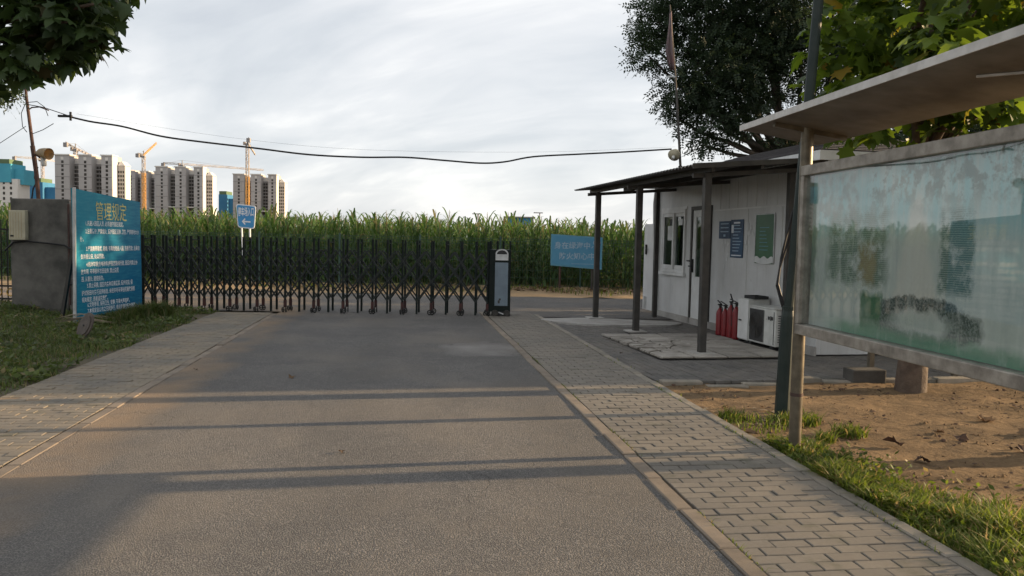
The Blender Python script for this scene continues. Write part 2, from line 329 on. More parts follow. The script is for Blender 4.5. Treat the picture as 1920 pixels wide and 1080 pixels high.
def poster_mat():
    # sun-bleached garden-plan print: teal sky, pale worn columns, green planting and a dark oval bed
    m, t, b = newmat('bleached_poster'); p = objco(t)
    s = N(t, 'ShaderNodeSeparateXYZ'); t.links.new(p, s.inputs[0]); X = s.outputs[0]; Z = s.outputs[2]
    nz = NOISE(t, p, 9, 6, .7); nb = NOISE(t, p, 2.0, 4, .6)
    mp = N(t, 'ShaderNodeMapping'); mp.inputs['Scale'].default_value = (7, 7, .5); t.links.new(p, mp.inputs[0])
    streak = NOISE(t, mp.outputs[0], 2.2, 5, .65)
    def win(v, a, bb, soft):
        r = RAMP(t, MATH(t, 'DIVIDE', MATH(t, 'SUBTRACT', v, a), bb - a), [(0., 0.), (soft, 1.), (1 - soft, 1.), (1., 0.)])
        return r
    xj = MATH(t, 'ADD', X, MATH(t, 'MULTIPLY', MATH(t, 'SUBTRACT', nz, .5), .12))
    zj = MATH(t, 'ADD', Z, MATH(t, 'MULTIPLY', MATH(t, 'SUBTRACT', nz, .5), .10))
    c = MIX(t, RAMP(t, streak, [(.3, 0.), (.7, 1.)]), (.62, .65, .62), (.42, .475, .455))
    c = MIX(t, MATH(t, 'MULTIPLY', RAMP(t, zj, [(.0, 0.), (1.66 / 2.2, 0.), (1.78 / 2.2, 1.)]), .0), c, (.2, .4, .42))
    teal = RAMP(t, MATH(t, 'DIVIDE', zj, 2.2), [(.72, 0.), (.80, .8)])
    c = MIX(t, MATH(t, 'MULTIPLY', teal, RAMP(t, streak, [(.35, .35), (.6, 1.)])), c, (.20, .54, .60))
    # planting to the left of the pale column and to the right of it, printed as fine rows
    rows = MATH(t, 'SINE', MATH(t, 'ADD', MATH(t, 'MULTIPLY', Z, 520.), MATH(t, 'MULTIPLY', nz, 5.))); rows = RAMP(t, MATH(t, 'ADD', MATH(t, 'MULTIPLY', rows, .5), .5), [(.35, .15), (.65, 1.)])
    g1 = MATH(t, 'MULTIPLY', win(xj, .30, 1.12, .12), win(zj, 1.28, 1.82, .1))
    blot = RAMP(t, NOISE(t, p, 6, 6, .7), [(.38, .1), (.52, 1.)])
    c = MIX(t, MATH(t, 'MULTIPLY', MATH(t, 'MULTIPLY', g1, blot), MATH(t, 'ADD', MATH(t, 'MULTIPLY', rows, .35), .55)), c, (.035, .11, .055))
    g2 = MATH(t, 'MULTIPLY', win(xj, 1.56, 1.88, .1), win(zj, 1.28, 1.80, .1))
    c = MIX(t, MATH(t, 'MULTIPLY', MATH(t, 'MULTIPLY', g2, blot), MATH(t, 'ADD', MATH(t, 'MULTIPLY', rows, .35), .6)), c, (.02, .11, .085))
    g3 = MATH(t, 'MULTIPLY', win(xj, .02, .20, .25), win(zj, 1.2, 2.0, .15)); c = MIX(t, MATH(t, 'MULTIPLY', g3, .7), c, (.03, .12, .06))
    tw = MATH(t, 'MULTIPLY', win(xj, .14, .75, .1), win(zj, 1.72, 2.06, .12)); c = MIX(t, MATH(t, 'MULTIPLY', tw, RAMP(t, NOISE(t, p, 14, 3), [(.4, 0.), (.6, .7)])), c, (.16, .17, .15))
    cone = MATH(t, 'MULTIPLY', RAMP(t, MATH(t, 'SUBTRACT', MATH(t, 'ABSOLUTE', MATH(t, 'SUBTRACT', xj, 1.36)), MATH(t, 'MULTIPLY', MATH(t, 'SUBTRACT', 1.9, Z), .28)), [(.0, 1.), (.05, 0.)]), win(Z, 1.12, 1.92, .12))
    c = MIX(t, MATH(t, 'MULTIPLY', cone, .9), c, (.60, .585, .54))
    # oval bed
    xo = MATH(t, 'ADD', xj, MATH(t, 'MULTIPLY', MATH(t, 'SUBTRACT', nb, .5), .22)); zo = MATH(t, 'ADD', zj, MATH(t, 'MULTIPLY', MATH(t, 'SUBTRACT', NOISE(t, p, 5, 5, .7), .5), .12))
    ex = MATH(t, 'POWER', MATH(t, 'DIVIDE', MATH(t, 'SUBTRACT', xo, 1.42), .50), 2.); ez = MATH(t, 'POWER', MATH(t, 'DIVIDE', MATH(t, 'SUBTRACT', zo, 1.13), .13), 2.)
    ring = MATH(t, 'ADD', ex, ez)
    oval = RAMP(t, MATH(t, 'MULTIPLY', ring, .5), [(.08, .12), (.22, 1.), (.48, 1.), (.62, 0.)])
    fine = RAMP(t, NOISE(t, p, 70, 4, .75), [(.34, .55), (.58, 1.)])
    oval = MATH(t, 'MULTIPLY', oval, RAMP(t, MATH(t, 'SUBTRACT', zj, .9), [(.08, .45), (.24, 1.)]))
    c = MIX(t, MATH(t, 'MULTIPLY', MATH(t, 'MULTIPLY', oval, fine), 1.), c, (.008, .035, .03))
    g4 = MATH(t, 'MULTIPLY', win(xj, .78, 1.05, .1), win(zj, 1.0, 1.28, .15)); c = MIX(t, MATH(t, 'MULTIPLY', g4, RAMP(t, nb, [(.35, .5), (.55, 1.)])), c, (.02, .14, .05))
    bt = MATH(t, 'MULTIPLY', RAMP(t, MATH(t, 'SUBTRACT', zj, .93), [(.0, 1.), (.09, .8), (.15, 0.)]), RAMP(t, X, [(.3, 0.), (.6, 1.)]))
    c = MIX(t, MATH(t, 'MULTIPLY', bt, .95), c, (.03, .24, .12))
    warm = MATH(t, 'MULTIPLY', MATH(t, 'MULTIPLY', win(xj, .72, .98, .2), win(zj, 1.28, 1.62, .2)), blot); c = MIX(t, MATH(t, 'MULTIPLY', warm, .7), c, (.30, .22, .07))
    dk = MATH(t, 'MULTIPLY', RAMP(t, X, [(.78, 0.), (.92, 1.)]), RAMP(t, NOISE(t, p, 11, 5, .7), [(.46, 0.), (.56, .8)])); c = MIX(t, MATH(t, 'MULTIPLY', dk, RAMP(t, MATH(t, 'DIVIDE', Z, 2.2), [(.78, 0.), (.86, 1.)])), c, (.06, .09, .06))
    # water-stain smears where the ink has run off
    mp2 = N(t, 'ShaderNodeMapping'); mp2.inputs['Scale'].default_value = (4, 4, .8); t.links.new(p, mp2.inputs[0])
    smear = RAMP(t, NOISE(t, mp2.outputs[0], 1.6, 6, .75), [(.54, 0.), (.68, .5)]); c = MIX(t, smear, c, (.60, .63, .60))
    t.links.new(c, b.inputs['Base Color']); b.inputs['Roughness'].default_value = .6
    return m
MT['poster'] = poster_mat()
MT['pane_dusty'] = glass_mat('dusty_display_pane', 1.9, (.96, .98, .97), .02, .07, (.40, .41, .39))

# ------------------------------------------------------------------ mesh builder
class MB:
    def __init__(s): s.v = []; s.f = []; s.m = []; s.cur = 0
    def add(s, vs, fs):
        n = len(s.v); s.v.extend(vs); s.f.extend([tuple(i + n for i in f) for f in fs]); s.m.extend([s.cur] * len(fs)); return s
    def box(s, x0, y0, z0, x1, y1, z1):
        return s.add([(x0, y0, z0), (x1, y0, z0), (x1, y1, z0), (x0, y1, z0), (x0, y0, z1), (x1, y0, z1), (x1, y1, z1), (x0, y1, z1)],
                     [(0, 3, 2, 1), (4, 5, 6, 7), (0, 1, 5, 4), (1, 2, 6, 5), (2, 3, 7, 6), (3, 0, 4, 7)])
    def beam(s, p, q, w, h, upv=(0, 0, 1)):
        p = Vector(p); q = Vector(q); d = (q - p).normalized(); u = Vector(upv)
        if abs(d.dot(u)) > .98: u = Vector((0, 1, 0))
        a = d.cross(u).normalized() * (w / 2); b = a.cross(d).normalized() * (h / 2)
        vs = [tuple(c + sa * a + sb * b) for c in (p, q) for sa, sb in ((-1, -1), (1, -1), (1, 1), (-1, 1))]
        return s.add(vs, [(0, 1, 2, 3), (7, 6, 5, 4), (0, 4, 5, 1), (1, 5, 6, 2), (2, 6, 7, 3), (3, 7, 4, 0)])
    def tube(s, pts, rad, n=8, cap=True):
        P = [Vector(p) for p in pts]; k = len(P)
        if isinstance(rad, (int, float)): rad = [rad] * k
        t0 = (P[1] - P[0]).normalized(); u = t0.orthogonal().normalized(); vs = []
        for i in range(k):
            t = (P[min(i + 1, k - 1)] - P[max(i - 1, 0)])
            t = t.normalized() if t.length > 1e-9 else t0
            u = (u - t * u.dot(t)).normalized(); b = t.cross(u)
            for j in range(n):
                a = 2 * math.pi * j / n; vs.append(tuple(P[i] + (u * math.cos(a) + b * math.sin(a)) * rad[i]))
        fs = [(i * n + j, i * n + (j + 1) % n, (i + 1) * n + (j + 1) % n, (i + 1) * n + j) for i in range(k - 1) for j in range(n)]
        if cap: fs += [tuple(range(n - 1, -1, -1)), tuple(range((k - 1) * n, k * n))]
        return s.add(vs, fs)
    def disc(s, c, axis, r, th, n=20):
        a = Vector(axis).normalized(); c = Vector(c); return s.tube([c - a * th / 2, c + a * th / 2], r, n)
    def ring(s, c, axis, r, rr, n=20, m=6):
        a = Vector(axis).normalized(); u = a.orthogonal().normalized(); b = a.cross(u); c = Vector(c); vs = []
        for i in range(n):
            t = 2 * math.pi * i / n; d = u * math.cos(t) + b * math.sin(t)
            for j in range(m):
                q = 2 * math.pi * j / m; vs.append(tuple(c + d * (r + rr * math.cos(q)) + a * (rr * math.sin(q))))
        return s.add(vs, [(i * m + j, i * m + (j + 1) % m, ((i + 1) % n) * m + (j + 1) % m, ((i + 1) % n) * m + j) for i in range(n) for j in range(m)])
    def prism(s, poly, y0, y1):   # outline in XZ, extruded along Y
        n = len(poly); vs = [(x, y0, z) for x, z in poly] + [(x, y1, z) for x, z in poly]
        return s.add(vs, [tuple(range(n)), tuple(range(2 * n - 1, n - 1, -1))] + [(i, i + n, (i + 1) % n + n, (i + 1) % n) for i in range(n)])
    def mesh(s, name, mats):
        me = bpy.data.meshes.new(name); me.from_pydata(s.v, [], s.f)
        if not isinstance(mats, (list, tuple)): mats = [mats]
        for m in mats: me.materials.append(MT[m] if isinstance(m, str) else m)
        if len(mats) > 1: me.polygons.foreach_set('material_index', s.m)
        me.update(); return me
    def build(s, name, mats, parent=None, smooth=False, bevel=0, loc=None, rz=None):
        me = s.mesh(name, mats)
        if smooth:
            me.polygons.foreach_set('use_smooth', [True] * len(me.polygons)); me.update()
        return place(name, me, parent, bevel, loc, rz)
def place(name, me, parent=None, bevel=0, loc=None, rz=None):
    o = bpy.data.objects.new(name, me); col.objects.link(o)
    if parent: o.parent = parent
    if loc is not None: o.location = loc
    if rz is not None: o.rotation_euler = (0, 0, rz)
    if bevel:
        b = o.modifiers.new('edge', 'BEVEL'); b.width = bevel; b.segments = 2; b.limit_method = 'ANGLE'
    return o
def np_mesh(name, verts, faces_flat, nper, mats, matidx=None):
    me = bpy.data.meshes.new(name); nv = len(verts); nf = len(faces_flat) // nper
    me.vertices.add(nv); me.vertices.foreach_set('co', np.asarray(verts, np.float32).ravel())
    me.loops.add(nf * nper); me.loops.foreach_set('vertex_index', np.asarray(faces_flat, np.int32).ravel())
    me.polygons.add(nf); me.polygons.foreach_set('loop_start', np.arange(nf, dtype=np.int32) * nper)
    me.polygons.foreach_set('loop_total', np.full(nf, nper, np.int32))
    for m in (mats if isinstance(mats, list) else [mats]): me.materials.append(MT[m])
    if matidx is not None: me.polygons.foreach_set('material_index', np.asarray(matidx, np.int32))
    me.update(calc_edges=True); me.validate(); return me
def tag(o, label=None, cat=None, group=None, kind=None):
    if label: o['label'] = label
    if cat: o['category'] = cat
    if group: o['group'] = group
    if kind: o['kind'] = kind
    return o
def thing(name, label, cat, loc=(0, 0, 0), rz=0, group=None):
    o = bpy.data.objects.new(name, None); col.objects.link(o); o.empty_display_size = .2
    o.location = loc; o.rotation_euler = (0, 0, rz); return tag(o, label, cat, group)
def struct(o): return tag(o, kind='structure')
def copy_tree(root, loc, rz, label=None, group=None):
    def cp(o, par):
        c = o.copy(); col.objects.link(c); c.parent = par
        for ch in o.children: cp(ch, c)
        return c
    kids = list(root.children); r = root.copy(); col.objects.link(r); r.location = loc; r.rotation_euler = (0, 0, rz)
    for ch in kids: cp(ch, r)
    return tag(r, label, None, group)
def lettering(body, size, mat, parent, x, y, z, name='lettering', align='LEFT', sx=1.0, bold=0):
    """flat printed writing in the XZ plane of its parent, facing -Y"""
    cu = bpy.data.curves.new('t', 'FONT'); cu.body = body; cu.size = size; cu.align_x = align; cu.resolution_u = 2; cu.offset = bold
    tmp = bpy.data.objects.new('t', cu); col.objects.link(tmp)
    dg = bpy.context.evaluated_depsgraph_get(); me = bpy.data.meshes.new_from_object(tmp.evaluated_get(dg)); bpy.data.objects.remove(tmp); bpy.data.curves.remove(cu)
    me.transform(Matrix.Rotation(R(90), 4, 'X') @ Matrix.Diagonal((sx, 1, 1, 1)))
    me.materials.clear(); me.materials.append(MT[mat]); me.name = name
    o = bpy.data.objects.new(name, me); col.objects.link(o); o.parent = parent; o.location = (x, y, z); return o
def grid_sheet(name, x0, x1, y0, y1, n, m, zf, mat, rz=0):
    xs = np.linspace(x0, x1, n); ys = np.linspace(y0, y1, m); X, Y = np.meshgrid(xs, ys); Z = zf(X, Y)
    V = np.stack([X, Y, Z], -1).reshape(-1, 3); i = np.arange(m - 1)[:, None] * n + np.arange(n - 1)[None, :]
    Fq = np.stack([i, i + 1, i + n + 1, i + n], -1).reshape(-1)
    me = np_mesh(name, V, Fq, 4, mat); me.polygons.foreach_set('use_smooth', [True] * len(me.polygons))
    o = place(name, me, rz=rz); return struct(o)
def wob(X, Y, s=1.0, seed=0):
    return (np.sin(X * 1.7 * s + seed) * np.cos(Y * 1.3 * s + 1.1 * seed) + .6 * np.sin(X * 3.9 * s + 2.2 + seed) * np.sin(Y * 3.1 * s + .4) + .35 * np.sin(X * 8.3 * s) * np.cos(Y * 7.7 * s + seed))

A = R(7.75)                       # the drive runs along local +Y of a frame turned by A: u across, v along
cA, sA = math.cos(A), math.sin(A)
def UV(u, v, z=0): return (u * cA - v * sA, u * sA + v * cA, z)

# ------------------------------------------------------------------ ground, roads, pavements
g = MB().add([(-2500, -600, -.09), (2500, -600, -.09), (2500, 4000, -.09), (-2500, 4000, -.09)], [(0, 1, 2, 3)]).build('ground', 'ground'); struct(g)
rd = MB().add([(-2.49, -6, 0), (1.6, -6, 0), (1.6, 17.6, 0), (-2.49, 17.6, 0)], [(0, 1, 2, 3)]).build('road', 'asphalt', rz=A); struct(rd)
cr = MB().add([(-60, 16.4, -.006), (60, 16.4, -.006), (60, 22.25, -.006), (-60, 22.25, -.006)], [(0, 1, 2, 3)]).build('cross_road', 'asphalt'); struct(cr)
grid_sheet('roadside_verge', -40, 30, 22.2, 28, 140, 14, lambda X, Y: -.02 + .035 * wob(X, Y, 1.2) + .05 * np.clip((Y - 22.6) / 2, 0, 1), 'verge')
grid_sheet('dirt_bed', 2.78, 9.5, -4, 8.8, 90, 120, lambda X, Y: -.055 + .014 * wob(X, Y, 1.6) + .006 * wob(X, Y, 5, 2), 'dirt', rz=A)
grid_sheet('left_verge', -22, -3.62, -4, 17.3, 90, 100, lambda X, Y: -.02 + .02 * wob(X, Y, 1.1) + .05 * np.clip((-4.2 - X) / 1.5, 0, 2), 'soil', rz=A)

def chamfer_box(lx, ly, h, c):
    mb = MB(); a, b = lx / 2, ly / 2
    vs = [(-a, -b, -h), (a, -b, -h), (a, b, -h), (-a, b, -h), (-a, -b, -c), (a, -b, -c), (a, b, -c), (-a, b, -c), (-a + c, -b + c, 0), (a - c, -b + c, 0), (a - c, b - c, 0), (-a + c, b - c, 0)]
    fs = [(8, 9, 10, 11)] + [(k, (k + 1) % 4, 4 + (k + 1) % 4, 4 + k) for k in range(4)] + [(4 + k, 4 + (k + 1) % 4, 8 + (k + 1) % 4, 8 + k) for k in range(4)]
    return mb.add(vs, fs)
def pave(name, u0, u1, v0, v1, mat, near_v, top, L=.2, W=.1, gap=.008, nmax=300, rz=A, z_sub=-.04, org=(0, 0), bed='sand'):
    """running-bond pavers on a bed of sand; the nearest ones are pieces of their own, the rest is one mass"""
    base = MB().add([(u0, v0, z_sub), (u1, v0, z_sub), (u1, v1, z_sub), (u0, v1, z_sub)], [(0, 1, 2, 3)]).build(name, bed, rz=rz, loc=(org[0], org[1], 0)); struct(base)
    full = chamfer_box(L - gap, W - gap, .05, .004).mesh('brick', mat); rest = MB(); n = 0
    cache = {}
    rows = int((v1 - v0) / W)
    for r in range(rows):
        v = v0 + (r + .5) * W; off = (L / 2 if r % 2 else 0) - L
        u = u0 + off
        while u < u1 - .02:
            a, b = max(u, u0), min(u + L, u1); u += L
            if b - a < .045: continue
            z = top + random.gauss(0, .002); c = ((a + b) / 2, v + random.uniform(-.0015, .0015), z)
            key = round(b - a, 2)
            if key not in cache: cache[key] = full if abs(key - L) < .005 else chamfer_box(b - a - gap, W - gap, .05, .004).mesh('brick', mat)
            if v > near_v and n < nmax:
                o = place('brick', cache[key], base, loc=c); o.rotation_euler = (random.gauss(0, .009), random.gauss(0, .007), random.gauss(0, .010)); n += 1
            else:
                q = chamfer_box(b - a - gap, W - gap, .05, .004); tx, ty = random.gauss(0, .008), random.gauss(0, .006)
                rest.add([(x + c[0], y + c[1], zz_ + c[2] + x * ty + y * tx) for x, y, zz_ in q.v], q.f)
    if rest.v: tag(rest.build('distant_bricks', mat, base), kind='stuff')
    return base
pave('right_pavement', 1.715, 2.715, 2.6, 17.0, 'brick_r', 3.55, .006, z_sub=-.010)
pave('left_pavement', -3.70, -2.60, 3.2, 16.6, 'brick_l', 5.5, .006, z_sub=.0015, bed='sand_pale')
def kerb_line(name, u, wdt, v0, v1, step, mat, top, rz=A, ang=0):
    root = MB().add([(u, v0, -.045), (u + wdt, v0, -.045), (u + wdt, v1, -.045), (u, v1, -.045)], [(0, 1, 2, 3)]).build(name, 'sand', rz=rz); struct(root)
    me = chamfer_box(wdt - .004, step - .012, .12, .008).mesh('kerb_stone', mat); v = v0
    while v < v1 - step / 2:
        o = place('kerb_stone', me, root, loc=(u + wdt / 2 + random.gauss(0, .003), v + step / 2, top + random.gauss(0, .003))); o.rotation_euler = (random.gauss(0, .004), 0, random.gauss(0, .004)); v += step
    return root
kerb_line('right_kerb', 1.602, .105, 2.6, 17, .6, 'kerb', .012)
kerb_line('left_kerb', -2.597, .105, 3.2, 16.6, .6, 'kerb', .004)
kerb_line('pavement_edging', 2.72, .095, 2.6, 16.4, .5, 'kerb_grey', .012)

# forecourt of the guard hut (hut frame: x to the viewer's right along the wall, y into the hut)
HR = R(11.3) - R(90); HO = (4.2, 12.3)
cH, sH = math.cos(HR), math.sin(HR)
def HW(x, y, z=0): return (HO[0] + x * cH - y * sH, HO[1] + x * sH + y * cH, z)
pave('forecourt', -7.5, 2.72, -3.1, 3.4, 'brick_d', 99, -.02, L=.2, W=.1, nmax=0, rz=HR, org=HO, z_sub=-.055)
# edging stones between the forecourt and the bare earth
fe = struct(MB().box(2.72, -3.1, -.10, 2.84, 4.6, -.098).build('forecourt_edge', 'sand', loc=(HO[0], HO[1], 0), rz=HR))
me = chamfer_box(.12, .49, .16, .01).mesh('edge_stone', 'kerb_grey')
for k in range(15):
    o = place('edge_stone', me, fe, loc=(2.79 + random.gauss(0, .02) + (.09 if k == 1 else 0), -2.85 + .5 * k, random.gauss(.0, .014) - (.03 if k in (1, 2) else 0)))
    o.rotation_euler = (random.gauss(0, .03), random.gauss(0, .05), random.gauss(0, .06))
# loose slabs set in cement in front of the posts
sl = struct(MB().add([(-1.55, -2.42, .004), (1.15, -2.46, .004), (1.15, -.45, .004), (-1.55, -.45, .004)], [(0, 1, 2, 3)]).build('slab_bed', 'sand', loc=(HO[0], HO[1], 0), rz=HR))
for i in range(6):
    for j in range(4):
        cx_, cy_ = -1.35 + i * .45, -2.2 + j * .5
        if (i, j) in ((1, 0), (2, 0), (3, 0), (2, 1), (3, 1), (4, 0)):   # broken into pieces
            pts = [(-.21, -.24), (.21, -.24), (.21, .24), (-.21, .24)]; mx_, my_ = random.uniform(-.07, .07), random.uniform(-.07, .07)
            for q in range(4):
                a = pts[q]; b = pts[(q + 1) % 4]; e = ((a[0] + b[0]) / 2 + random.uniform(-.04, .04), (a[1] + b[1]) / 2 + random.uniform(-.04, .04))
                for tri in ((a, e, (mx_, my_)), (e, b, (mx_, my_))):
                    gx = sum(p[0] for p in tri) / 3; gy = sum(p[1] for p in tri) / 3
                    tt = [(gx + (p[0] - gx) * .80, gy + (p[1] - gy) * .80) for p in tri]
                    z1 = .022 + random.uniform(-.008, .012)
                    MB().add([(p[0], p[1], -.01) for p in tt] + [(p[0], p[1], z1 + random.uniform(-.006, .006)) for p in tt], [(3, 4, 5), (0, 1, 4, 3), (1, 2, 5, 4), (2, 0, 3, 5)]).build('slab_piece', 'slab', sl, loc=(cx_, cy_, 0))
        else:
            o = place('slab', chamfer_box(.405, .455, .03, .006).mesh('slab', 'slab'), sl, loc=(cx_, cy_, .022 + random.gauss(0, .003))); o.rotation_euler = (random.gauss(0, .008), random.gauss(0, .008), random.gauss(0, .012))
# worn cement apron at the far post
ap = MB(); pts = []
for k in range(28):
    a = 2 * math.pi * k / 28; pts.append((1.95 + 1.35 * math.cos(a) * (1 + .05 * math.sin(5 * a)), 15.55 + .62 * math.sin(a) * (1 + .08 * math.cos(3 * a)) - .10 * math.cos(a)))
ap.add([(x, y, .012) for x, y in pts] + [(x, y, -.03) for x, y in pts], [tuple(range(28))] + [(k, k + 28, (k + 1) % 28 + 28, (k + 1) % 28) for k in range(28)]); struct(ap.build('cement_apron', 'cement'))

# ------------------------------------------------------------------ guard hut
hut = thing('guard_hut', 'white panel guard hut with dark hipped roof behind the metal porch', 'hut', (HO[0], HO[1], 0), HR)
X0, X1, HD, HZ = -5.2, .9, 2.4, 2.78
ops = [(-5.02, -3.80, .96, 2.24), (-3.52, -2.62, .10, 2.28)]          # window, door
mb = MB(); xs = sorted({X0, X1, *[q for o_ in ops for q in o_[:2]]})
for a, b in zip(xs, xs[1:]):
    zs = [0]
    for o_ in ops:
        if a >= o_[0] - 1e-6 and b <= o_[1] + 1e-6: zs += [o_[2], o_[3]]
    zs.append(HZ)
    for i in range(0, len(zs), 2): mb.box(a, 0, zs[i], b, .075, zs[i + 1])
mb.build('front_wall', 'white_panel', hut)
MB().box(X0, HD, 0, X1, HD + .075, HZ).build('rear_wall', 'white_panel', hut)
MB().box(X1 - .075, .078, 0, X1, HD - .002, HZ).build('end_wall', 'white_panel', hut)
MB().box(X0, .078, 0, X0 + .075, HD - .002, HZ).build('end_wall', 'white_panel', hut)
MB().box(X0 + .08, .08, .02, X1 - .08, HD, .05).build('room_floor', 'room', hut)
MB().box(X0 + .08, .09, 2.6, X1 - .08, HD, 2.64).build('room_ceiling', 'room', hut)
MB().box(X0 - .02, -.03, -.02, X1 + .02, -.002, .11).build('skirting', 'cement', hut)
MB().box(X0 - .012, -.014, .112, X0 + .03, -.001, HZ).build('corner_trim', 'silver', hut)
MB().box(-2.55, -.009, 2.165, X1, -.001, 2.19).build('seam_strip', 'white_pvc', hut)
for sx in (-1.25, -.15): MB().box(sx, -.006, .112, sx + .012, -.001, 2.16).build('seam_strip', 'ac_white', hut)
for k in range(9): MB().box(-2.3 + k * .33, -.006, 2.195, -2.292 + k * .33, -.001, HZ - .05).build('seam_strip', 'ac_white', hut)
# window
a, b, c, d = ops[0]
wn = MB().box(a, -.035, c, a + .06, .06, d).box(b - .06, -.035, c, b, .06, d).box(a + .06, -.035, c, b - .06, .06, c + .06).box(a + .06, -.035, d - .06, b - .06, .06, d).build('window', 'white_pvc', hut, bevel=.004)
MB().box(a - .05, -.06, c - .06, b + .05, -.002, c - .002).build('sill', 'white_pvc', wn)
MB().box(a - .05, -.02, d + .004, b + .05, -.002, d + .06).build('frame', 'white_pvc', wn)
mid = (a + b) / 2
for q, (l, r_, yy) in enumerate(((a + .062, mid + .03, -.012), (mid - .03, b - .062, .022))):
    sh = MB().box(l, yy - .015, c + .062, l + .07, yy + .015, d - .062).box(r_ - .07, yy - .015, c + .062, r_, yy + .015, d - .062).box(l + .07, yy - .015, c + .062, r_ - .07, yy + .015, c + .15).box(l + .07, yy - .015, d - .132, r_ - .07, yy + .015, d - .062).build('sash', 'white_pvc', wn)
    MB().box(l + .068, yy - .003, c + .148, r_ - .068, yy + .003, d - .13).build('pane', 'glass', wn)
MB().box(mid - .28, -.022, 1.62, mid - .06, -.018, 1.92).build('paper_note', 'paper', wn)
MB().box(mid - .18, -.026, 1.93, mid - .04, -.0185, 2.06).build('dark_sticker', 'black', wn)
MB().box(mid + .28, -.019, 1.93, mid + .46, -.0155, 2.06).build('paper_note', 'paper', wn)
MB().box(a + .05, .35, c - .2, b - .05, .37, c + .5).build('desk_front', 'room', wn)
# door
a, b, c, d = ops[1]
dr = MB().box(a, -.03, 0.0, a + .07, .07, d).box(b - .07, -.03, 0.0, b, .07, d).box(a + .07, -.03, d - .07, b - .07, .07, d).build('door', 'post_grey', hut, bevel=.003)
l, r_ = a + .072, b - .072
MB().box(l, -.01, .04, l + .14, .03, d - .075).box(r_ - .14, -.01, .04, r_, .03, d - .075).box(l + .14, -.01, .04, r_ - .14, .03, .92).box(l + .14, -.01, d - .2, r_ - .14, .03, d - .075).build('door_leaf', 'white_pvc', dr, bevel=.004)
MB().box(l + .138, .005, .918, r_ - .138, .012, d - .198).build('pane', 'glass', dr)
MB().box(l + .04, -.06, 1.0, l + .075, -.011, 1.26).tube([(l + .06, -.06, 1.12), (l - .02, -.075, 1.12)], .012).build('handle', 'black', dr)
MB().tube([(l - .2, -.03, 1.22), (l - .04, -.045, 1.22)], .014).build('latch', 'black', dr)
# hipped roof with shingle courses and white fascia
EZ = 2.88; e0, e1, f0, f1 = X0 - .3, X1 + .35, -.28, HD + .35; rf = MB(); hw = (f1 - f0) / 2; pit = .31
ncr = 12
for k in range(ncr):
    t0, t1 = hw * k / ncr, hw * (k + 1) / ncr + .012; z0, z1 = EZ + pit * t0 + .012, EZ + pit * t1
    A0 = [(e0 + t0, f0 + t0), (e1 - t0, f0 + t0), (e1 - t0, f1 - t0), (e0 + t0, f1 - t0)]; B0 = [(e0 + t1, f0 + t1), (e1 - t1, f0 + t1), (e1 - t1, f1 - t1), (e0 + t1, f1 - t1)]
    for s_ in range(4):
        n_ = (s_ + 1) % 4; p, q, r2, s2 = A0[s_], A0[n_], B0[n_], B0[s_]
        rf.add([(p[0], p[1], z0 - .018), (q[0], q[1], z0 - .018), (p[0], p[1], z0), (q[0], q[1], z0), (r2[0], r2[1], z1), (s2[0], s2[1], z1)], [(0, 1, 3, 2), (2, 3, 4, 5)])
ro = rf.build('roof', 'shingle', hut)
MB().box(e0, f0, EZ - .14, e1, f0 + .03, EZ - .008).box(e1 - .03, f0 + .03, EZ - .14, e1, f1, EZ - .008).box(e0, f0 + .03, EZ - .14, e0 + .03, f1, EZ - .008).box(e0 + .03, f1 - .03, EZ - .14, e1 - .03, f1, EZ - .008).build('fascia', 'fascia', ro)
MB().box(e0 + .03, f0 + .03, EZ - .10, e1 - .03, f1 - .03, EZ - .085).build('soffit', 'fascia', ro)
# white gate leaf standing open at the far end of the hut
ol = thing('open_door_leaf', 'white metal door leaf with black handle standing open past the hut', 'door', HW(X0 - .12, -.02), HR)
MB().box(-.70, -.02, .06, -.06, .02, 1.98).build('leaf', 'white_panel', ol, bevel=.006)
MB().box(-.56, -.05, 1.30, -.50, -.021, 1.52).tube([(-.53, -.05, 1.42), (-.40, -.07, 1.42)], .016).build('handle', 'black', ol)
MB().box(-.62, -.026, .08, -.45, -.021, .35).build('lower_plate', 'silver', ol)
MB().tube([(-.06, 0, 0), (-.06, 0, 2.02)], .03).build('hinge_post', 'white_pvc', ol)

# porch
po = thing('porch', 'grey steel porch with corrugated sheet roof on square posts', 'porch', (HO[0], HO[1], 0), HR)
def zr(y): return 2.62 + (y + 1.98) * .083
nx = 400; xs = np.linspace(-5.0, .95, nx); zc = .014 * np.sin(np.arange(nx) * 2 * math.pi / 8)
V = [(xx, yy, zr(yy) + zc[i] + dz) for dz in (0, .006) for yy in (-2.0, .02) for i, xx in enumerate(xs)]
Fq = []
for i in range(nx - 1):
    Fq += [(i, nx + i, nx + i + 1, i + 1), (2 * nx + i, 2 * nx + i + 1, 3 * nx + i + 1, 3 * nx + i), (i, i + 1, 2 * nx + i + 1, 2 * nx + i), (nx + i, 3 * nx + i, 3 * nx + i + 1, nx + i + 1)]
MB().add(V, Fq).build('roof_sheet', 'sheet', po)
MB().beam((.965, -2.0, zr(-2) - .005), (.965, .02, zr(.02) - .005), .02, .07).build('edge_trim', 'post_grey', po)
for yy in (-1.68, -.95, -.25): MB().beam((-4.85, yy, zr(yy) - .055), (.93, yy, zr(yy) - .055), .05, .075).build('purlin', 'post_grey', po)
fx = (.74, -1.95, -4.32); wx = (.53, -2.3, -4.68)
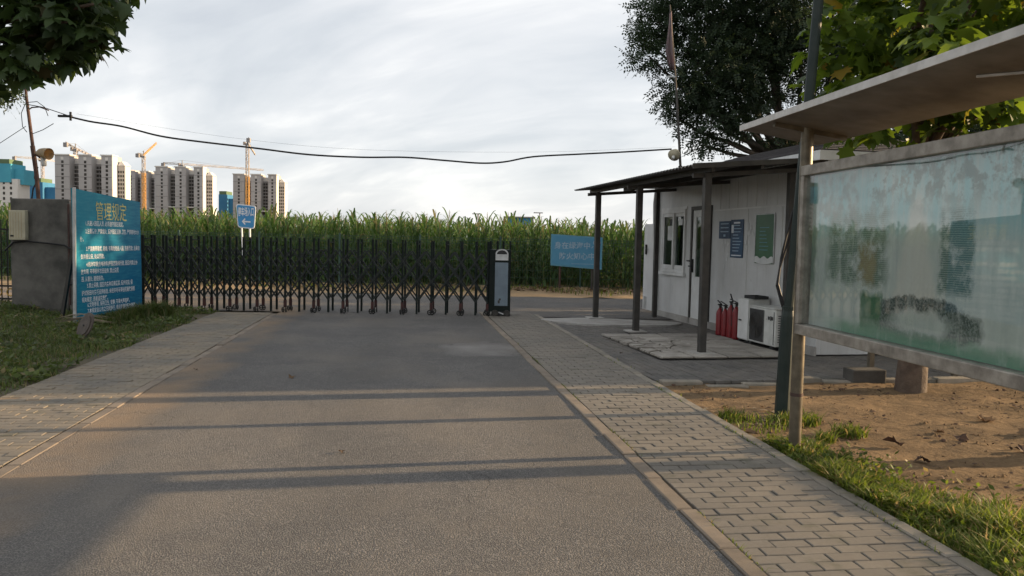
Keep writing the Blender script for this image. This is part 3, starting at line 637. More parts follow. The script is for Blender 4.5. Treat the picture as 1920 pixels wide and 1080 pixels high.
for q, xx in enumerate(fx):
    MB().beam((xx, -1.9, zr(-1.9) - .125), (xx, -.02, zr(-.02) - .125), .05, .06).build('rafter', 'post_grey', po)
    MB().box(xx - .05, -1.73, 0, xx + .05, -1.63, zr(-1.68) - .095).build('post', 'post_grey', po, bevel=.006)
    MB().box(xx - .17, -1.85 , .003, xx + .16, -1.52, .03).build('footing', 'cement', po, bevel=.01)
for q, xx in enumerate(wx):
    MB().box(xx - .045, -.32, 0, xx + .045, -.23, zr(-.28) - .095).build('post', 'post_grey', po, bevel=.006)
MB().tube([(-4.9, -.1, 2.72), (-5.1, -.16, 2.66), (-5.16, -.16, 2.4), (-5.16, -.10, .15)], .03).build('downpipe', 'white_pvc', po)

# notices on the wall
def notice(x0, x1, z0, z1, mat, label, cat='poster'):
    t_ = thing('wall_notice', label, cat, HW((x0 + x1) / 2, -.012, (z0 + z1) / 2), HR)
    w_, h_ = (x1 - x0) / 2, (z1 - z0) / 2
    MB().box(-w_, -.004, -h_, w_, .004, h_).build('sheet', mat, t_); return t_, w_, h_
t_, w_, h_ = notice(-2.30, -1.86, 1.66, 1.97, 'poster_blue', 'small dark blue notice left of the tall blue one on the hut wall')
for k, zz_ in enumerate((.10, .03, -.04)): MB().box(-w_ * .7, -.0065, zz_, w_ * .7, -.0042, zz_ + .018).build('text_line', 'pale_print', t_)
MB().box(-w_ * .15, -.0065, -.12, w_ * .2, -.0042, -.08).build('text_line', 'pale_print', t_)
t_, w_, h_ = notice(-1.84, -1.38, 1.33, 1.99, 'poster_blue', 'tall blue notice with white print on the hut wall')
for k in range(9): MB().box(-w_ * .62, -.0065, .22 - k * .055, w_ * random.uniform(.2, .75), -.0042, .236 - k * .055).build('text_line', 'pale_print', t_)
MB().box(-w_ * .5, -.0065, .26, w_ * .5, -.0042, .29).build('heading', 'white_print', t_)
MB().box(-w_ * .85, -.0065, .10, -w_ * .5, -.0043, .24).build('small_photo', 'white_print', t_)
MB().box(-w_ * .8, -.0065, -h_ + .03, w_ * .8, -.0042, -h_ + .05).build('footer', 'white_print', t_)
t_, w_, h_ = notice(-.94, -.36, 1.26, 2.05, 'poster_green', 'green poster in a silver frame on the hut wall')
MB().box(-w_ - .02, -.01, -h_, -w_ - .001, .004, h_).box(w_ + .001, -.01, -h_, w_ + .02, .004, h_).box(-w_ - .02, -.01, h_ + .001, w_ + .02, .004, h_ + .02).build('frame', 'silver', t_)
mb = MB(); n = 14
top = [(-w_ + 2 * w_ * i / n, -h_ + .10 + .02 * math.sin(i * 1.1)) for i in range(n + 1)]; bot = [(w_ - 2 * w_ * i / n, -h_ + .02 - .03 * math.sin(math.pi * i / n)) for i in range(n + 1)]
mb.prism(top + bot, -.012, -.006).build('curled_lower_edge', 'paper', t_)

for k in range(7): MB().box(-w_ * .55, -.0065, .18 - k * .06, w_ * random.uniform(.0, .5), -.0042, .19 - k * .06).build('text_line', 'sign_rim', t_)
rsd = thing('paper_residue', 'torn white paper scraps left on the hut wall around the blue notices', 'paper scraps', HW(-1.6, -.006, 1.5), HR)
for k in range(16):
    px_, pz_ = (random.uniform(.25, .62), random.uniform(.0, .42)) if k < 9 else (random.uniform(-.62, -.28), random.uniform(-.35, .12))
    n_ = 7; MB().prism([(px_ + random.uniform(.015, .055) * math.cos(6.283 * i / n_), pz_ + random.uniform(.02, .07) * math.sin(6.283 * i / n_)) for i in range(n_)], -.001, .001).build('scrap', 'paper', rsd)

# outdoor unit, cabinet, extinguishers
ac = thing('air_conditioner', 'white outdoor air conditioner unit with round fan at the hut wall', 'air conditioner', HW(.05, -.24), HR)
MB().box(-.40, -.16, .05, .42, .16, .60).build('casing', 'ac_white', ac, bevel=.012)
MB().box(-.41, -.17, .602, .43, .17, .622).build('top_cover', 'ac_white', ac, bevel=.006)
MB().box(-.36, -.166, .08, .06, -.161, .57).build('fan_panel', 'grille', ac)
gr_ = MB()
for rr in (.05, .08, .11, .14, .17, .20): gr_.ring((-.15, -.172, .325), (0, 1, 0), rr, .0035, 28, 4)
for k in range(8):
    a = k * math.pi / 4; gr_.tube([(-.15, -.172, .325), (-.15 + .2 * math.cos(a), -.172, .325 + .2 * math.sin(a))], .003, 4)
gr_.build('fan_guard', 'post_grey', ac)
fb = MB()
for k in range(3):
    a = k * 2.094 + .5; d = lambda r, q: (-.15 + r * math.cos(a + q), -.168, .325 + r * math.sin(a + q))
    fb.add([d(.03, 0), d(.18, -.1), d(.19, .45), d(.05, .9)], [(0, 1, 2, 3)])
fb.build('fan_blade', 'post_grey', ac)
MB().box(.075, -.166, .08, .085, -.161, .57).box(.37, -.166, .08, .38, -.161, .57).build('panel_line', 'grille', ac)
MB().box(.20, -.165, .44, .25, -.161, .49).box(.27, -.165, .43, .30, -.161, .50).box(.31, -.165, .44, .345, -.161, .49).box(.15, -.165, .44, .16, -.161, .45).build('badge', 'black', ac)
for k in range(12): MB().box(.421, -.12, .12 + k * .035, .425, .10, .132 + k * .035).build('vent_slat', 'grille', ac)
for xx in (-.32, .32): MB().box(xx - .03, -.17, 0, xx + .03, .17, .048).build('foot', 'black', ac)
MB().tube([(.42, .1, .45), (.48, .14, .48), (.50, .2, .38), (.50, .28, .30)], .018).build('hose', 'cable', ac)
cb = thing('metal_cabinet', 'plain white metal cabinet between the extinguishers and the air conditioner', 'cabinet', HW(-.57, -.20), HR)
MB().box(-.17, -.18, .04, .17, .18, .70).build('casing', 'ac_white', cb, bevel=.008)
MB().box(-.165, -.186, .06, .165, -.181, .685).build('front_panel', 'white_pvc', cb)
MB().box(-.12, -.20, .34, -.04, -.187, .36).build('handle', 'black', cb)
for xx in (-.12, .12): MB().box(xx - .03, -.17, 0, xx + .03, .17, .038).build('foot', 'black', cb)
tr_ = thing('black_tray', 'shallow black tray lying on top of the white cabinet', 'tray', HW(-.5, -.2, .70), HR)
MB().box(-.17, -.12, .001, .17, .12, .012).box(-.17, -.12, .012, -.16, .12, .05).box(.16, -.12, .012, .17, .12, .05).box(-.16, -.12, .012, .16, -.11, .05).box(-.16, .11, .012, .16, .12, .05).build('tray', 'black', tr_)
ext = [(-1.50, -.33, .47, 'leftmost red fire extinguisher of the row at the hut wall', .0), (-1.295, -.33, .47, 'second red fire extinguisher from the left, lever pointing left', .3), (-1.09, -.33, .55, 'tall red fire extinguisher with raised lever, third from the left', -.2), (-.885, -.34, .54, 'red fire extinguisher right beside the white cabinet', .5)]
for xx, yy, h, lb, rz_ in ext:
    e = thing('fire_extinguisher', lb, 'extinguisher', HW(xx, yy), HR + rz_, 'fire extinguishers at the hut wall')
    r_ = .064
    pts = [(0, 0, z) for z in (0, .015, .03, h - .10, h - .06, h - .03, h)]
    MB().tube(pts, [r_ * .9, r_, r_, r_, r_ * .85, r_ * .55, r_ * .3], 16).build('cylinder', 'red', e, smooth=True)
    MB().tube([(0, 0, h), (0, 0, h + .05)], .02, 10).box(-.02, -.03, h + .04, .02, .03, h + .065).build('valve', 'black', e)
    lift = .11 if 'raised' in lb else .05
    MB().beam((0, .02, h + .065), (-.14, .02, h + .065 + lift), .02, .012).beam((0, .02, h + .05), (-.12, .02, h + .045), .02, .012).build('lever', 'black', e)
    MB().tube([(.02, 0, h + .04), (.08, 0, h), (.095, 0, h - .12), (.09, -.01, h - .34)], .010, 6).build('hose', 'black', e)

# pole with flag at the far corner of the hut
fp = thing('flag_pole', 'thin leaning pole rising behind the porch roof with a lamp at its foot', 'pole', (3.55, 17.1, 0))
MB().tube([(.0, 0, 0), (-.03, 0, 3.2)], [.05, .045]).build('lower_tube', 'iron', fp)
MB().tube([(-.03, 0, 3.2), (-.15, 0, 4.6), (-.36, 0, 6.55)], [.028, .024, .016]).build('pole', 'post_grey', fp)
MB().tube([(-.25, -.06, 3.45), (-.14, -.04, 3.5), (-.05, 0, 3.48)], .012, 6).build('bracket', 'iron', fp)
MB().tube([(-.12, -.06, 3.50), (-.16, -.12, 3.46), (-.22, -.22, 3.40)], [.04, .09, .13], 14).build('lamp_shade', 'cream', fp, smooth=True)
MB().tube([(-.19, -.15, 3.42), (-.24, -.22, 3.33)], [.05, .03], 10).build('bulb', 'bulb', fp)
MB().box(-.36, -.02, 5.05, -.18, .02, 5.08).build('cleat', 'silver', fp)
fl = thing('flag', 'faded red flag hanging limp from the thin pole', 'flag', (3.2, 17.08, 0))
mb = MB(); nn = 12; mm_ = 9; zt = 6.42; V = []
for j in range(nn + 1):
    t = j / nn
    for i in range(mm_ + 1):
        q = i / mm_; wdt = (.03 + .13 * min(1, t * 1.6)) * (1 - .35 * max(0, t - .7) / .3)
        V.append((.02 + .10 * t - wdt * q + .02 * math.sin(q * 9), .05 * math.sin(q * 14 + t * 2) * (.3 + t), zt - 1.22 * t - .10 * q * (1 - t)))
mb.add(V, [(j * (mm_ + 1) + i, j * (mm_ + 1) + i + 1, (j + 1) * (mm_ + 1) + i + 1, (j + 1) * (mm_ + 1) + i) for j in range(nn) for i in range(mm_)])
c_ = mb.build('cloth', 'flag', fl, smooth=True); so = c_.modifiers.new('thick', 'SOLIDIFY'); so.thickness = .004

# bungalow on the right, mostly behind the board and the plane tree
bw = thing('bungalow', 'low white bungalow with dark shingle roof behind the notice board', 'building', (7.45, 10.34, 0), R(11.3))
MB().box(0, 0, -.05, 9, 3.0, 2.75).build('wall', 'white_panel', bw)
rb = MB(); e0, e1, f0, f1 = -.35, 9.4, -.35, 3.3; hw = (f1 - f0) / 2
for k in range(12):
    t0, t1 = hw * k / 12, hw * (k + 1) / 12 + .012; z0, z1 = 2.82 + .36 * t0 + .012, 2.82 + .36 * t1
    A0 = [(e0 + t0, f0 + t0), (e1 - t0, f0 + t0), (e1 - t0, f1 - t0), (e0 + t0, f1 - t0)]; B0 = [(e0 + t1, f0 + t1), (e1 - t1, f0 + t1), (e1 - t1, f1 - t1), (e0 + t1, f1 - t1)]
    for s_ in range(4):
        n_ = (s_ + 1) % 4; p, q, r2, s2 = A0[s_], A0[n_], B0[n_], B0[s_]
        rb.add([(p[0], p[1], z0 - .018), (q[0], q[1], z0 - .018), (p[0], p[1], z0), (q[0], q[1], z0), (r2[0], r2[1], z1), (s2[0], s2[1], z1)], [(0, 1, 3, 2), (2, 3, 4, 5)])
rr_ = rb.build('roof', 'shingle', bw)
MB().box(e0, f0, 2.68, e1, f0 + .03, 2.812).box(e0, f0 + .03, 2.68, e0 + .03, f1, 2.812).build('fascia', 'fascia', rr_)
MB().box(e0 + .031, f0 + .031, 2.752, e1, f1, 2.77).build('soffit', 'fascia', rr_)
for yy in (.3, 1.7):
    wn_ = MB().box(-.03, yy, .95, -.002, yy + 1.1, 2.1).build('window', 'white_pvc', bw); MB().box(-.04, yy + .06, 1.0, -.031, yy + 1.04, 2.05).build('pane', 'grille', wn_)

# ------------------------------------------------------------------ notice board
BR = math.atan2(-.994, .11)
nbd = thing('notice_board', 'roofed stainless notice board with a bleached garden poster behind glass', 'notice board', (2.17, 6.0, 0), BR)
BL_ = 3.7; zb, zt = .90, 2.14
for xx in (0, BL_):
    ps = MB().tube([(xx, 0, -.06), (xx, 0, 1.2), (xx, 0, 2.44)], .045, 24).build('post', 'steel', nbd, smooth=False)
    MB().tube([(xx, 0, .42), (xx, 0, .445)], .048, 24).build('clamp_band', 'rust', ps)
MB().box(.05, -.065, zb, BL_ - .05, .065, zb + .075).build('frame_rail', 'alu', nbd, bevel=.006)
MB().box(.05, -.065, zt - .075, BL_ - .05, .065, zt).build('frame_rail', 'alu', nbd, bevel=.006)
MB().box(.05, -.063, zb + .077, .10, .063, zt - .077).build('frame_stile', 'alu', nbd, bevel=.004)
MB().box(BL_ - .10, -.063, zb + .077, BL_ - .05, .063, zt - .077).build('frame_stile', 'alu', nbd, bevel=.004)
MB().box(.101, .03, zb + .076, BL_ - .101, .06, zt - .076).build('back_sheet', 'alu', nbd)
MB().box(.104, .018, zb + .078, BL_ - .104, .026, zt - .078).build('poster', 'poster', nbd)
MB().box(.101, -.036, zb + .076, BL_ - .101, -.030, zt - .076).build('pane', 'pane_dusty', nbd)
# roof: gently cranked sheet rising towards the road
mb = MB(); prof = [(-.30, 2.50), (-.12, 2.475), (.06, 2.445), (.34, 2.40)]
lo = [(y, z - .032) for y, z in prof]
V = [(xx, y, z) for xx in (-.52, BL_ + .5) for y, z in prof + lo[::-1]]; n = 8
mb.add(V, [tuple(range(n)), tuple(range(2 * n - 1, n - 1, -1))] + [(i, (i + 1) % n, (i + 1) % n + n, i + n) for i in range(n)])
rf_ = mb.build('canopy', 'soffit', nbd)
MB().box(-.53, -.312, 2.462, BL_ + .51, -.302, 2.507).build('edge_strip', 'alu_edge', rf_)
MB().add([(-.525, y, z + .004) for y, z in prof] + [(BL_ + .505, y, z + .004) for y, z in prof], [(i, i + 1, i + 5, i + 4) for i in range(3)]).build('top_skin', 'alu_edge', rf_)
for xx in (0, BL_): MB().beam((xx, -.26, 2.445), (xx, .30, 2.36), .04, .035).build('bracket', 'steel', rf_)
MB().beam((1.9, -.05, 2.425), (2.5, .25, 2.375), .012, .012).build('loose_strap', 'alu_edge', rf_)
# second board frame further back, seen under the big one
b2 = thing('small_board', 'low plate on short metal legs half hidden under the notice board', 'board', (4.42, 9.75, 0), R(6))
for xx in (0, 1.1): MB().box(xx - .03, -.03, -.03, xx + .03, .03, .98).build('leg', 'steel', b2)
MB().box(-.15, -.02, .98, 1.25, .02, 1.9).build('plate', 'alu', b2, bevel=.004)
pt = thing('stone_planter', 'shade-darkened concrete block beside the plane tree trunk', 'block', (4.22, 9.46, -.06), R(8))
MB().box(-.20, -.10, 0, .22, .14, .17).build('block', 'shaded_concrete', pt, bevel=.015)

# ------------------------------------------------------------------ lamp post beside the board
lp = thing('lamp_post', 'dark green lamp post rising past the notice board roof', 'lamp post', (2.55, 7.41, -.06))
MB().tube([(0, 0, 0), (.02, 0, .92), (.022, 0, .96), (.024, 0, 1.02)], [.070, .064, .062, .050], 16).build('sleeve', 'lamp_green', lp, smooth=False)
MB().tube([(.024, 0, 1.0), (.17, 0, 3.66), (.21, .0, 4.4)], [.046, .047, .045], 14).build('pole', 'lamp_green', lp)
MB().tube([(.024, 0, 1.02), (.025, 0, 1.05)], .058, 16).build('collar', 'lamp_green', lp)
MB().tube([(.21, 0, 4.4), (.21, 0, 4.46), (.21, 0, 4.62), (.21, 0, 4.76), (.21, 0, 4.82)], [.05, .12, .19, .12, .03], 16).build('globe', 'bulb', lp, smooth=True)
for k, (dx, z0, z1) in enumerate(((-.055, 1.06, 1.95), (-.065, 1.04, 1.75))):
    MB().tube([(dx + .04, .03, z0), (dx - .015, .05, z0 + .2), (dx + .01, .06, (z0 + z1) / 2), (dx + .09, .02, z1)], .010, 6).build('cable', 'cable', lp)

# ------------------------------------------------------------------ retractable gate
gp = [270, 292, 314, 337, 360, 384, 408, 432, 458, 483, 509, 535.5, 562, 589, 616.5, 644, 671.7, 699, 726.7, 755, 782, 809, 836.7, 864, 892, 914]
GY = 16.25; gx = [(p - 960) / 1500 * (GY + .06) for p in gp]
gx = [gx[0] - .23 * k for k in range(4, 0, -1)] + gx
gate = thing('folding_gate', 'black green folding scissor gate drawn across the drive', 'gate', (0, GY, 0))
wheel_me = MB().ring((0, 0, .055), (1, 0, 0), .043, .012, 16, 6).disc((0, 0, .055), (1, 0, 0), .012, .03, 8).mesh('wheel', 'rubber')
for row, yy in ((0, 0.0), (1, .40)):
    for i, xx in enumerate(gx):
        whl = (i % 2 == 1); z0 = .10 if whl else .015
        MB().box(xx - .019, yy - .02, z0, xx + .019, yy + .02, 1.50).box(xx - .022, yy - .023, 1.501, xx + .022, yy + .023, 1.515).build('post', 'gate', gate)
        if whl:
            MB().box(xx - .028, yy - .022, .098, xx + .028, yy + .022, .25).build('foot', 'gate_red', gate)
            for dx in (-.032, .032):
                o = place('wheel', wheel_me, gate, loc=(xx + dx * .9, yy - .05 + .03 * dx, 0)); o.rotation_euler = (0, 0, random.uniform(.2, 1.2))
    m_ = len(gx)
    def gpos(f):
        f = max(0, min(m_ - 1, f)); i = min(int(f), m_ - 2); return gx[i] + (gx[i + 1] - gx[i]) * (f - i)
    zlev = lambda s_: 1.29 - s_ * (1.01 / 2.5)
    for i in range(-3, m_ + 2):
        for sgn, dy in ((1, -.026), (-1, -.034)):
            f0 = i + .5; f1 = f0 + sgn * 2.5; s0, s1 = 0.0, 2.5
            lo_f, hi_f = 0, m_ - 1
            if sgn > 0:
                if f1 <= lo_f or f0 >= hi_f: continue
                if f0 < lo_f: s0 = lo_f - f0
                if f1 > hi_f: s1 = hi_f - f0
            else:
                if f1 >= hi_f or f0 <= lo_f: continue
                if f0 > hi_f: s0 = f0 - hi_f
                if f1 < lo_f: s1 = f0 - lo_f
            if s1 - s0 < .2: continue
            MB().beam((gpos(f0 + sgn * s0), yy + dy, zlev(s0)), (gpos(f0 + sgn * s1), yy + dy, zlev(s1)), .030, .010, (0, 1, 0)).build('scissor_bar', 'gate_bar', gate)
for xx in gx[::2]: MB().beam((xx, .022, 1.44), (xx, .378, 1.44), .02, .02).build('cross_tie', 'gate', gate)
# motor head
hx0, hx1 = -.47, -.03
hd = MB().box(hx0, -.02, .10, hx1, .42, 1.36).build('motor_head', 'gate', gate, bevel=.012)
MB().box(hx0 + .12, -.027, .22, hx1 - .055, -.021, 1.10).build('front_panel', 'panel_blue', hd)
arc = [(-.5 * .26 + .0, 1.15), (.13, 1.15)] + [(.13 * math.cos(a), 1.28 + .10 * math.sin(a)) for a in np.linspace(0, math.pi, 14)]
cxh = (hx0 + hx1) / 2 + .035
MB().prism([(x_ + cxh, z_ - .005) for x_, z_ in arc], -.026, -.021).build('arched_badge', 'silver', hd)
inn = [(.105 * math.cos(a), 1.268 + .08 * math.sin(a)) for a in np.linspace(0, math.pi, 12)]
MB().prism([(x_ + cxh, z_) for x_, z_ in inn], -.029, -.0265).build('badge_window', 'black', hd)
MB().box(cxh - .07, -.030, .27, cxh - .03, -.0275, .33).box(cxh - .05, -.030, .33, cxh - .01, -.0275, .37).build('panel_stain', 'post_grey', hd)
for xx in (hx0 + .02, hx0 + .16, hx1 - .16, hx1 - .02):
    MB().box(xx - .02, .0, 1.362, xx + .02, .04, 1.53).build('corner_post', 'gate', hd); MB().box(xx - .02, .37, 1.362, xx + .02, .41, 1.53).build('corner_post', 'gate', hd)
MB().box(hx0 + .06, -.012, .02, hx1 - .0, .40, .098).build('chassis', 'black', hd)
for xx in (hx0 + .13, hx1 - .07): MB().ring((xx, -.03, .07), (0, 1, 0), .052, .016, 18, 6).disc((xx, -.03, .07), (0, 1, 0), .035, .02, 14).build('wheel', 'post_grey', hd)
MB().beam((cxh - .05, -.03, .09), (cxh + .05, -.03, .05), .012, .02).build('axle_arm', 'silver', hd)

# ------------------------------------------------------------------ blue rules sign, pillar, left pole
rs = thing('rules_sign', 'large blue rules sign with white lines of text by the left pillar', 'sign', (-7.06, 12.92, -.02), math.atan2(.994, .107))
pan = MB().add([(0, -.012, 0), (1.88, -.012, .03), (1.88, -.012, 2.14), (-.02, -.012, 2.27), (0, .012, 0), (1.88, .012, .03), (1.88, .012, 2.14), (-.02, .012, 2.27)], [(0, 1, 2, 3), (7, 6, 5, 4), (0, 4, 5, 1), (1, 5, 6, 2), (2, 6, 7, 3), (3, 7, 4, 0)]).build('panel', 'rules_sign', rs)
pan.rotation_euler = (R(-1), 0, 0)
MB().beam((-.035, 0, 0), (-.055, -.03, 2.28), .02, .05).build('edge_strip', 'silver', rs)
lettering('管理规定', .26, 'gold_print', pan, .56, -.016, 1.80, 'heading', sx=.86, bold=.0).scale.z = 1.3
L_ = [('1.凡进入园区人员, 必须遵守园区规定。', .28, 1.50), ('2.注意防护, 严禁烟火, 爱护园区设施, 卫生, 严禁随地大小', .28, 1.37), ('便。', .14, 1.24), ('3.严禁携带易燃, 易爆, 有毒危险品入园, 违者罚款, 后果自', .28, 1.08), ('负并报公安, 处以罚款。', .14, .95), ('4.机动车辆(含电动车)按指定路线行驶, 园区内禁止停', .28, .82), ('放车辆, 不得损坏农田设施, 禁止烧荒', .14, .70), ('违, 从重处, 赔偿损失。', .14, .58), ('5.禁止采摘, 园区内各种瓜果蔬菜, 爱护农田, 保', .28, .47), ('护试验田内各项设施标志, 未经许可不得拍照摄像录影', .14, .35), ('相关规定, 违者追究责任。', .14, .24), ('6.文明参观, 保持卫生, 安静, 不得大声喧哗。', .28, .15), ('7.本规定自公布之日起施行, 请自觉遵守配合管理。', .28, .05)]
for bd, lx, lz in L_:
    o = lettering(bd, .092, 'white_print', pan, lx, -.0155, .18 + lz * 1.0, 'text_line', sx=.70, bold=.001)
    wd = o.dimensions.x
    if wd > 1.82 - lx: o.scale.x = (1.82 - lx) / wd
lettering('管理处', .08, 'white_print', pan, .16, -.0155, .09, 'text_line', sx=.7, bold=.002)
for xx in (.25, 1.6): MB().beam((xx, .45, 0), (xx, .10, 1.9), .05, .05).build('rear_brace', 'post_grey', rs)

pil = thing('gate_pillar', 'stained grey concrete gate pillar behind the blue sign', 'pillar', (-8.68, 15.1, 0))
MB().box(-.53, -.42, -.05, .53, .42, 2.14).build('shaft', 'concrete', pil, bevel=.02)
MB().box(.532, -.40, -.05, .60, .40, 2.10).build('side_face', 'concrete_side', pil, bevel=.01)  # paler right-hand face
MB().tube([(.545, -.43, 2.05), (.56, -.44, .2)], .018, 6).build('conduit', 'rust', pil)
mbx = thing('meter_box', 'cream plastic meter box fixed to the concrete pillar', 'meter box', (-9.02, 14.68, 1.38))
MB().box(-.15, -.11, 0, .15, -.002, .54).build('box', 'cream', mbx, bevel=.01)
for k in range(5): MB().box(-.12 + k * .05, -.113, .04, -.114 + k * .05, -.1102, .50).build('rib', 'lampshade', mbx)
MB().box(-.12, -.116, .06, -.06, -.1105, .09).build('lock', 'black', mbx)
cbp = thing('pillar_cable', 'black cable slung across the concrete pillar from the meter box', 'cable', (0, 0, 0))
MB().tube([(-9.3, 14.66, 1.18), (-9.15, 14.655, 1.33), (-8.9, 14.65, 1.36), (-8.5, 14.64, 1.33), (-8.2, 14.64, 1.30), (-8.06, 14.64, 1.22), (-8.05, 14.62, .85), (-7.98, 14.5, .66), (-7.9, 14.3, .60)], .016, 6).build('cable', 'cable', cbp)

pole = thing('wire_pole', 'thin rusty leaning pole carrying cables on the concrete pillar', 'pole', (-8.93, 15.1, 2.14))
MB().tube([(0, 0, 0), (-.03, 0, .45), (-.10, 0, 1.0)], [.035, .04, .042], 8).build('lower_tube', 'rust', pole)
MB().tube([(-.09, 0, .95), (-.20, 0, 1.9), (-.27, 0, 2.9)], [.032, .027, .022], 8).build('upper_tube', 'rust', pole)
MB().tube([(-.13, .0, .0), (-.1, 0, .20), (-.03, 0, .33), (-.07, 0, .40), (-.05, 0, .58), (0, 0, .60)], .014, 6).build('bent_wire', 'cable', pole)
MB().tube([(-.2, 0, 1.64), (-.10, 0, 1.71), (.05, -.01, 1.72), (.22, -.01, 1.66)], .012, 6).build('bracket', 'rust', pole)
MB().tube([(-.22, 0, 1.78), (-.3, 0, 1.6), (-.28, 0, 1.35), (-.2, 0, 1.25)], .007, 5).build('loop_wire', 'cable', pole)
MB().tube([(-.2, 0, 1.8), (.0, 0, 1.82), (.14, 0, 1.72), (.2, 0, 1.56)], .007, 5).build('loop_wire', 'cable', pole)
MB().tube([(-.15, 0, 1.2), (.1, 0, 1.30), (.30, 0, 1.42)], .007, 5).build('stay_wire', 'cable', pole)
ls = thing('pole_lamp', 'old bowl shaped lamp with white bulb on the left pole', 'lamp', (-8.84, 15.05, 2.98))
MB().tube([(-.10, .0, .02), (.0, -.02, .03), (.08, -.05, .02), (.20, -.09, .0)], [.02, .075, .095, .11], 16, cap=False).build('shade', 'lampshade', ls, smooth=True)
MB().tube([(.04, -.03, -.05), (.07, -.04, -.14), (.08, -.04, -.22)], [.035, .05, .04], 12).build('bulb', 'bulb', ls, smooth=True)
MB().tube([(-.12, .03, .0), (-.02, 0, -.06)], .02, 6).build('arm', 'rust', ls)

# cables over the drive
cab = thing('overhead_cable', 'thick black cable sagging across the drive between the two poles', 'cable')
pc = [(-8.36, 14.95, 3.70), (-7.9, 15, 3.60), (-7.3, 15, 3.52), (-6.6, 15, 3.358), (-5.9, 15.1, 3.28), (-4.9, 15.3, 3.20), (-3.95, 15.5, 3.12), (-3.0, 15.8, 3.12), (-2.17, 16, 3.155), (-1.4, 16.1, 3.12), (-.69, 16.2, 3.09), (-.2, 16.35, 3.14), (.38, 16.5, 3.27), (1.3, 16.7, 3.36), (2.3, 16.9, 3.45), (3.31, 17.05, 3.546)]
def smooth(pts, k=6):
    P = [Vector(p) for p in pts]; out = []
    for i in range(len(P) - 1):
        p0, p1, p2, p3 = P[max(i - 1, 0)], P[i], P[i + 1], P[min(i + 2, len(P) - 1)]
        for j in range(k):
            t = j / k; out.append(.5 * ((2 * p1) + (p2 - p0) * t + (2 * p0 - 5 * p1 + 4 * p2 - p3) * t * t + (3 * p1 - p0 - 3 * p2 + p3) * t ** 3))
    out.append(P[-1]); return out
MB().tube(smooth(pc), .017, 6).build('cable', 'cable', cab)
MB().box(-8.45, 14.92, 3.66, -8.2, 14.97, 3.70).box(-8.24, 14.93, 3.60, -8.21, 14.96, 3.76).build('clamp', 'cable', cab)
MB().tube([(-9.1, 15.05, 3.90), (-8.75, 15, 3.84), (-8.3, 15, 3.70)], .008, 5).build('tail', 'cable', cab)
wr = thing('thin_wire', 'thin wire strung straight above the thick sagging cable', 'wire')
MB().tube(smooth([(-8.2, 15.1, 3.75), (-5.5, 15.5, 3.42), (-3.0, 15.9, 3.28), (.5, 16.6, 3.38), (3.4, 17.1, 3.60)]), .002, 4).build('wire', 'cable', wr)
wl = thing('side_wire', 'thin wire running from the left pole down to the left', 'wire')
MB().tube([(-9.15, 15.1, 3.5), (-10.3, 15.4, 2.9), (-12.5, 15.8, 2.1)], .006, 4).build('wire', 'cable', wl)
wl2 = thing('far_wires', 'faint pair of horizontal wires at the left edge of the sky', 'wire')
MB().tube([(-60, 60, 13.9), (-33.8, 60, 13.4)], .03, 4).tube([(-60, 60, 14.4), (-33.8, 60, 13.8)], .02, 4).build('wire', 'cable', wl2)

# iron railing left of the pillar
ir = thing('iron_railing', 'black iron railing with gold ornaments left of the pillar', 'fence', (-9.25, 15.6, 0))
for k in range(20): MB().tube([(-.12 * k, 0, .15), (-.12 * k, 0, 1.75)], .012, 6).build('bar', 'iron', ir)
for zz_ in (.2, .45, 1.55): MB().box(-2.4, -.015, zz_, .05, .015, zz_ + .035).build('rail', 'iron', ir)
for k in range(9): MB().ring((-.06 - .24 * k, -.02, .345), (0, 1, 0), .07, .012, 16, 5).build('ornament', 'gold', ir)
MB().box(-2.6, -.12, -.05, .05, .12, .14).build('plinth', 'concrete_side', ir)

# round plate, frond
rp = thing('round_plate', 'rusty round metal plate leaning on edge in the grass by the blue sign', 'plate', (-6.15, 11.35, .02), R(-38))
pl_ = MB().disc((0, 0, .20), (0, 1, 0), .20, .022, 32).disc((0, -.018, .20), (0, 1, 0), .155, .014, 28).build('plate', 'plate', rp, bevel=.004); pl_.rotation_euler = (R(-22), 0, 0)
h_ = MB().disc((0, -.03, .20), (0, 1, 0), .014, .012, 10).build('hub', 'black', rp); h_.rotation_euler = (R(-22), 0, 0)
fr = thing('dry_frond', 'bundle of dried pale fronds lying in the grass left of the round plate', 'plant litter', (-7.0, 12.1, .12), R(15))
for k in range(16):
    a = random.gauss(0, .22); l_ = random.uniform(.5, 1.0); z_ = random.uniform(0, .1)
    MB().add([(0, 0, z_), (l_ * .5 * math.cos(a), l_ * .5 * math.sin(a) - .02, z_ + .08), (l_ * math.cos(a), l_ * math.sin(a), z_ + .0), (l_ * .5 * math.cos(a), l_ * .5 * math.sin(a) + .02, z_ + .085)], [(0, 1, 2, 3)]).build('leaf', 'palm', fr)

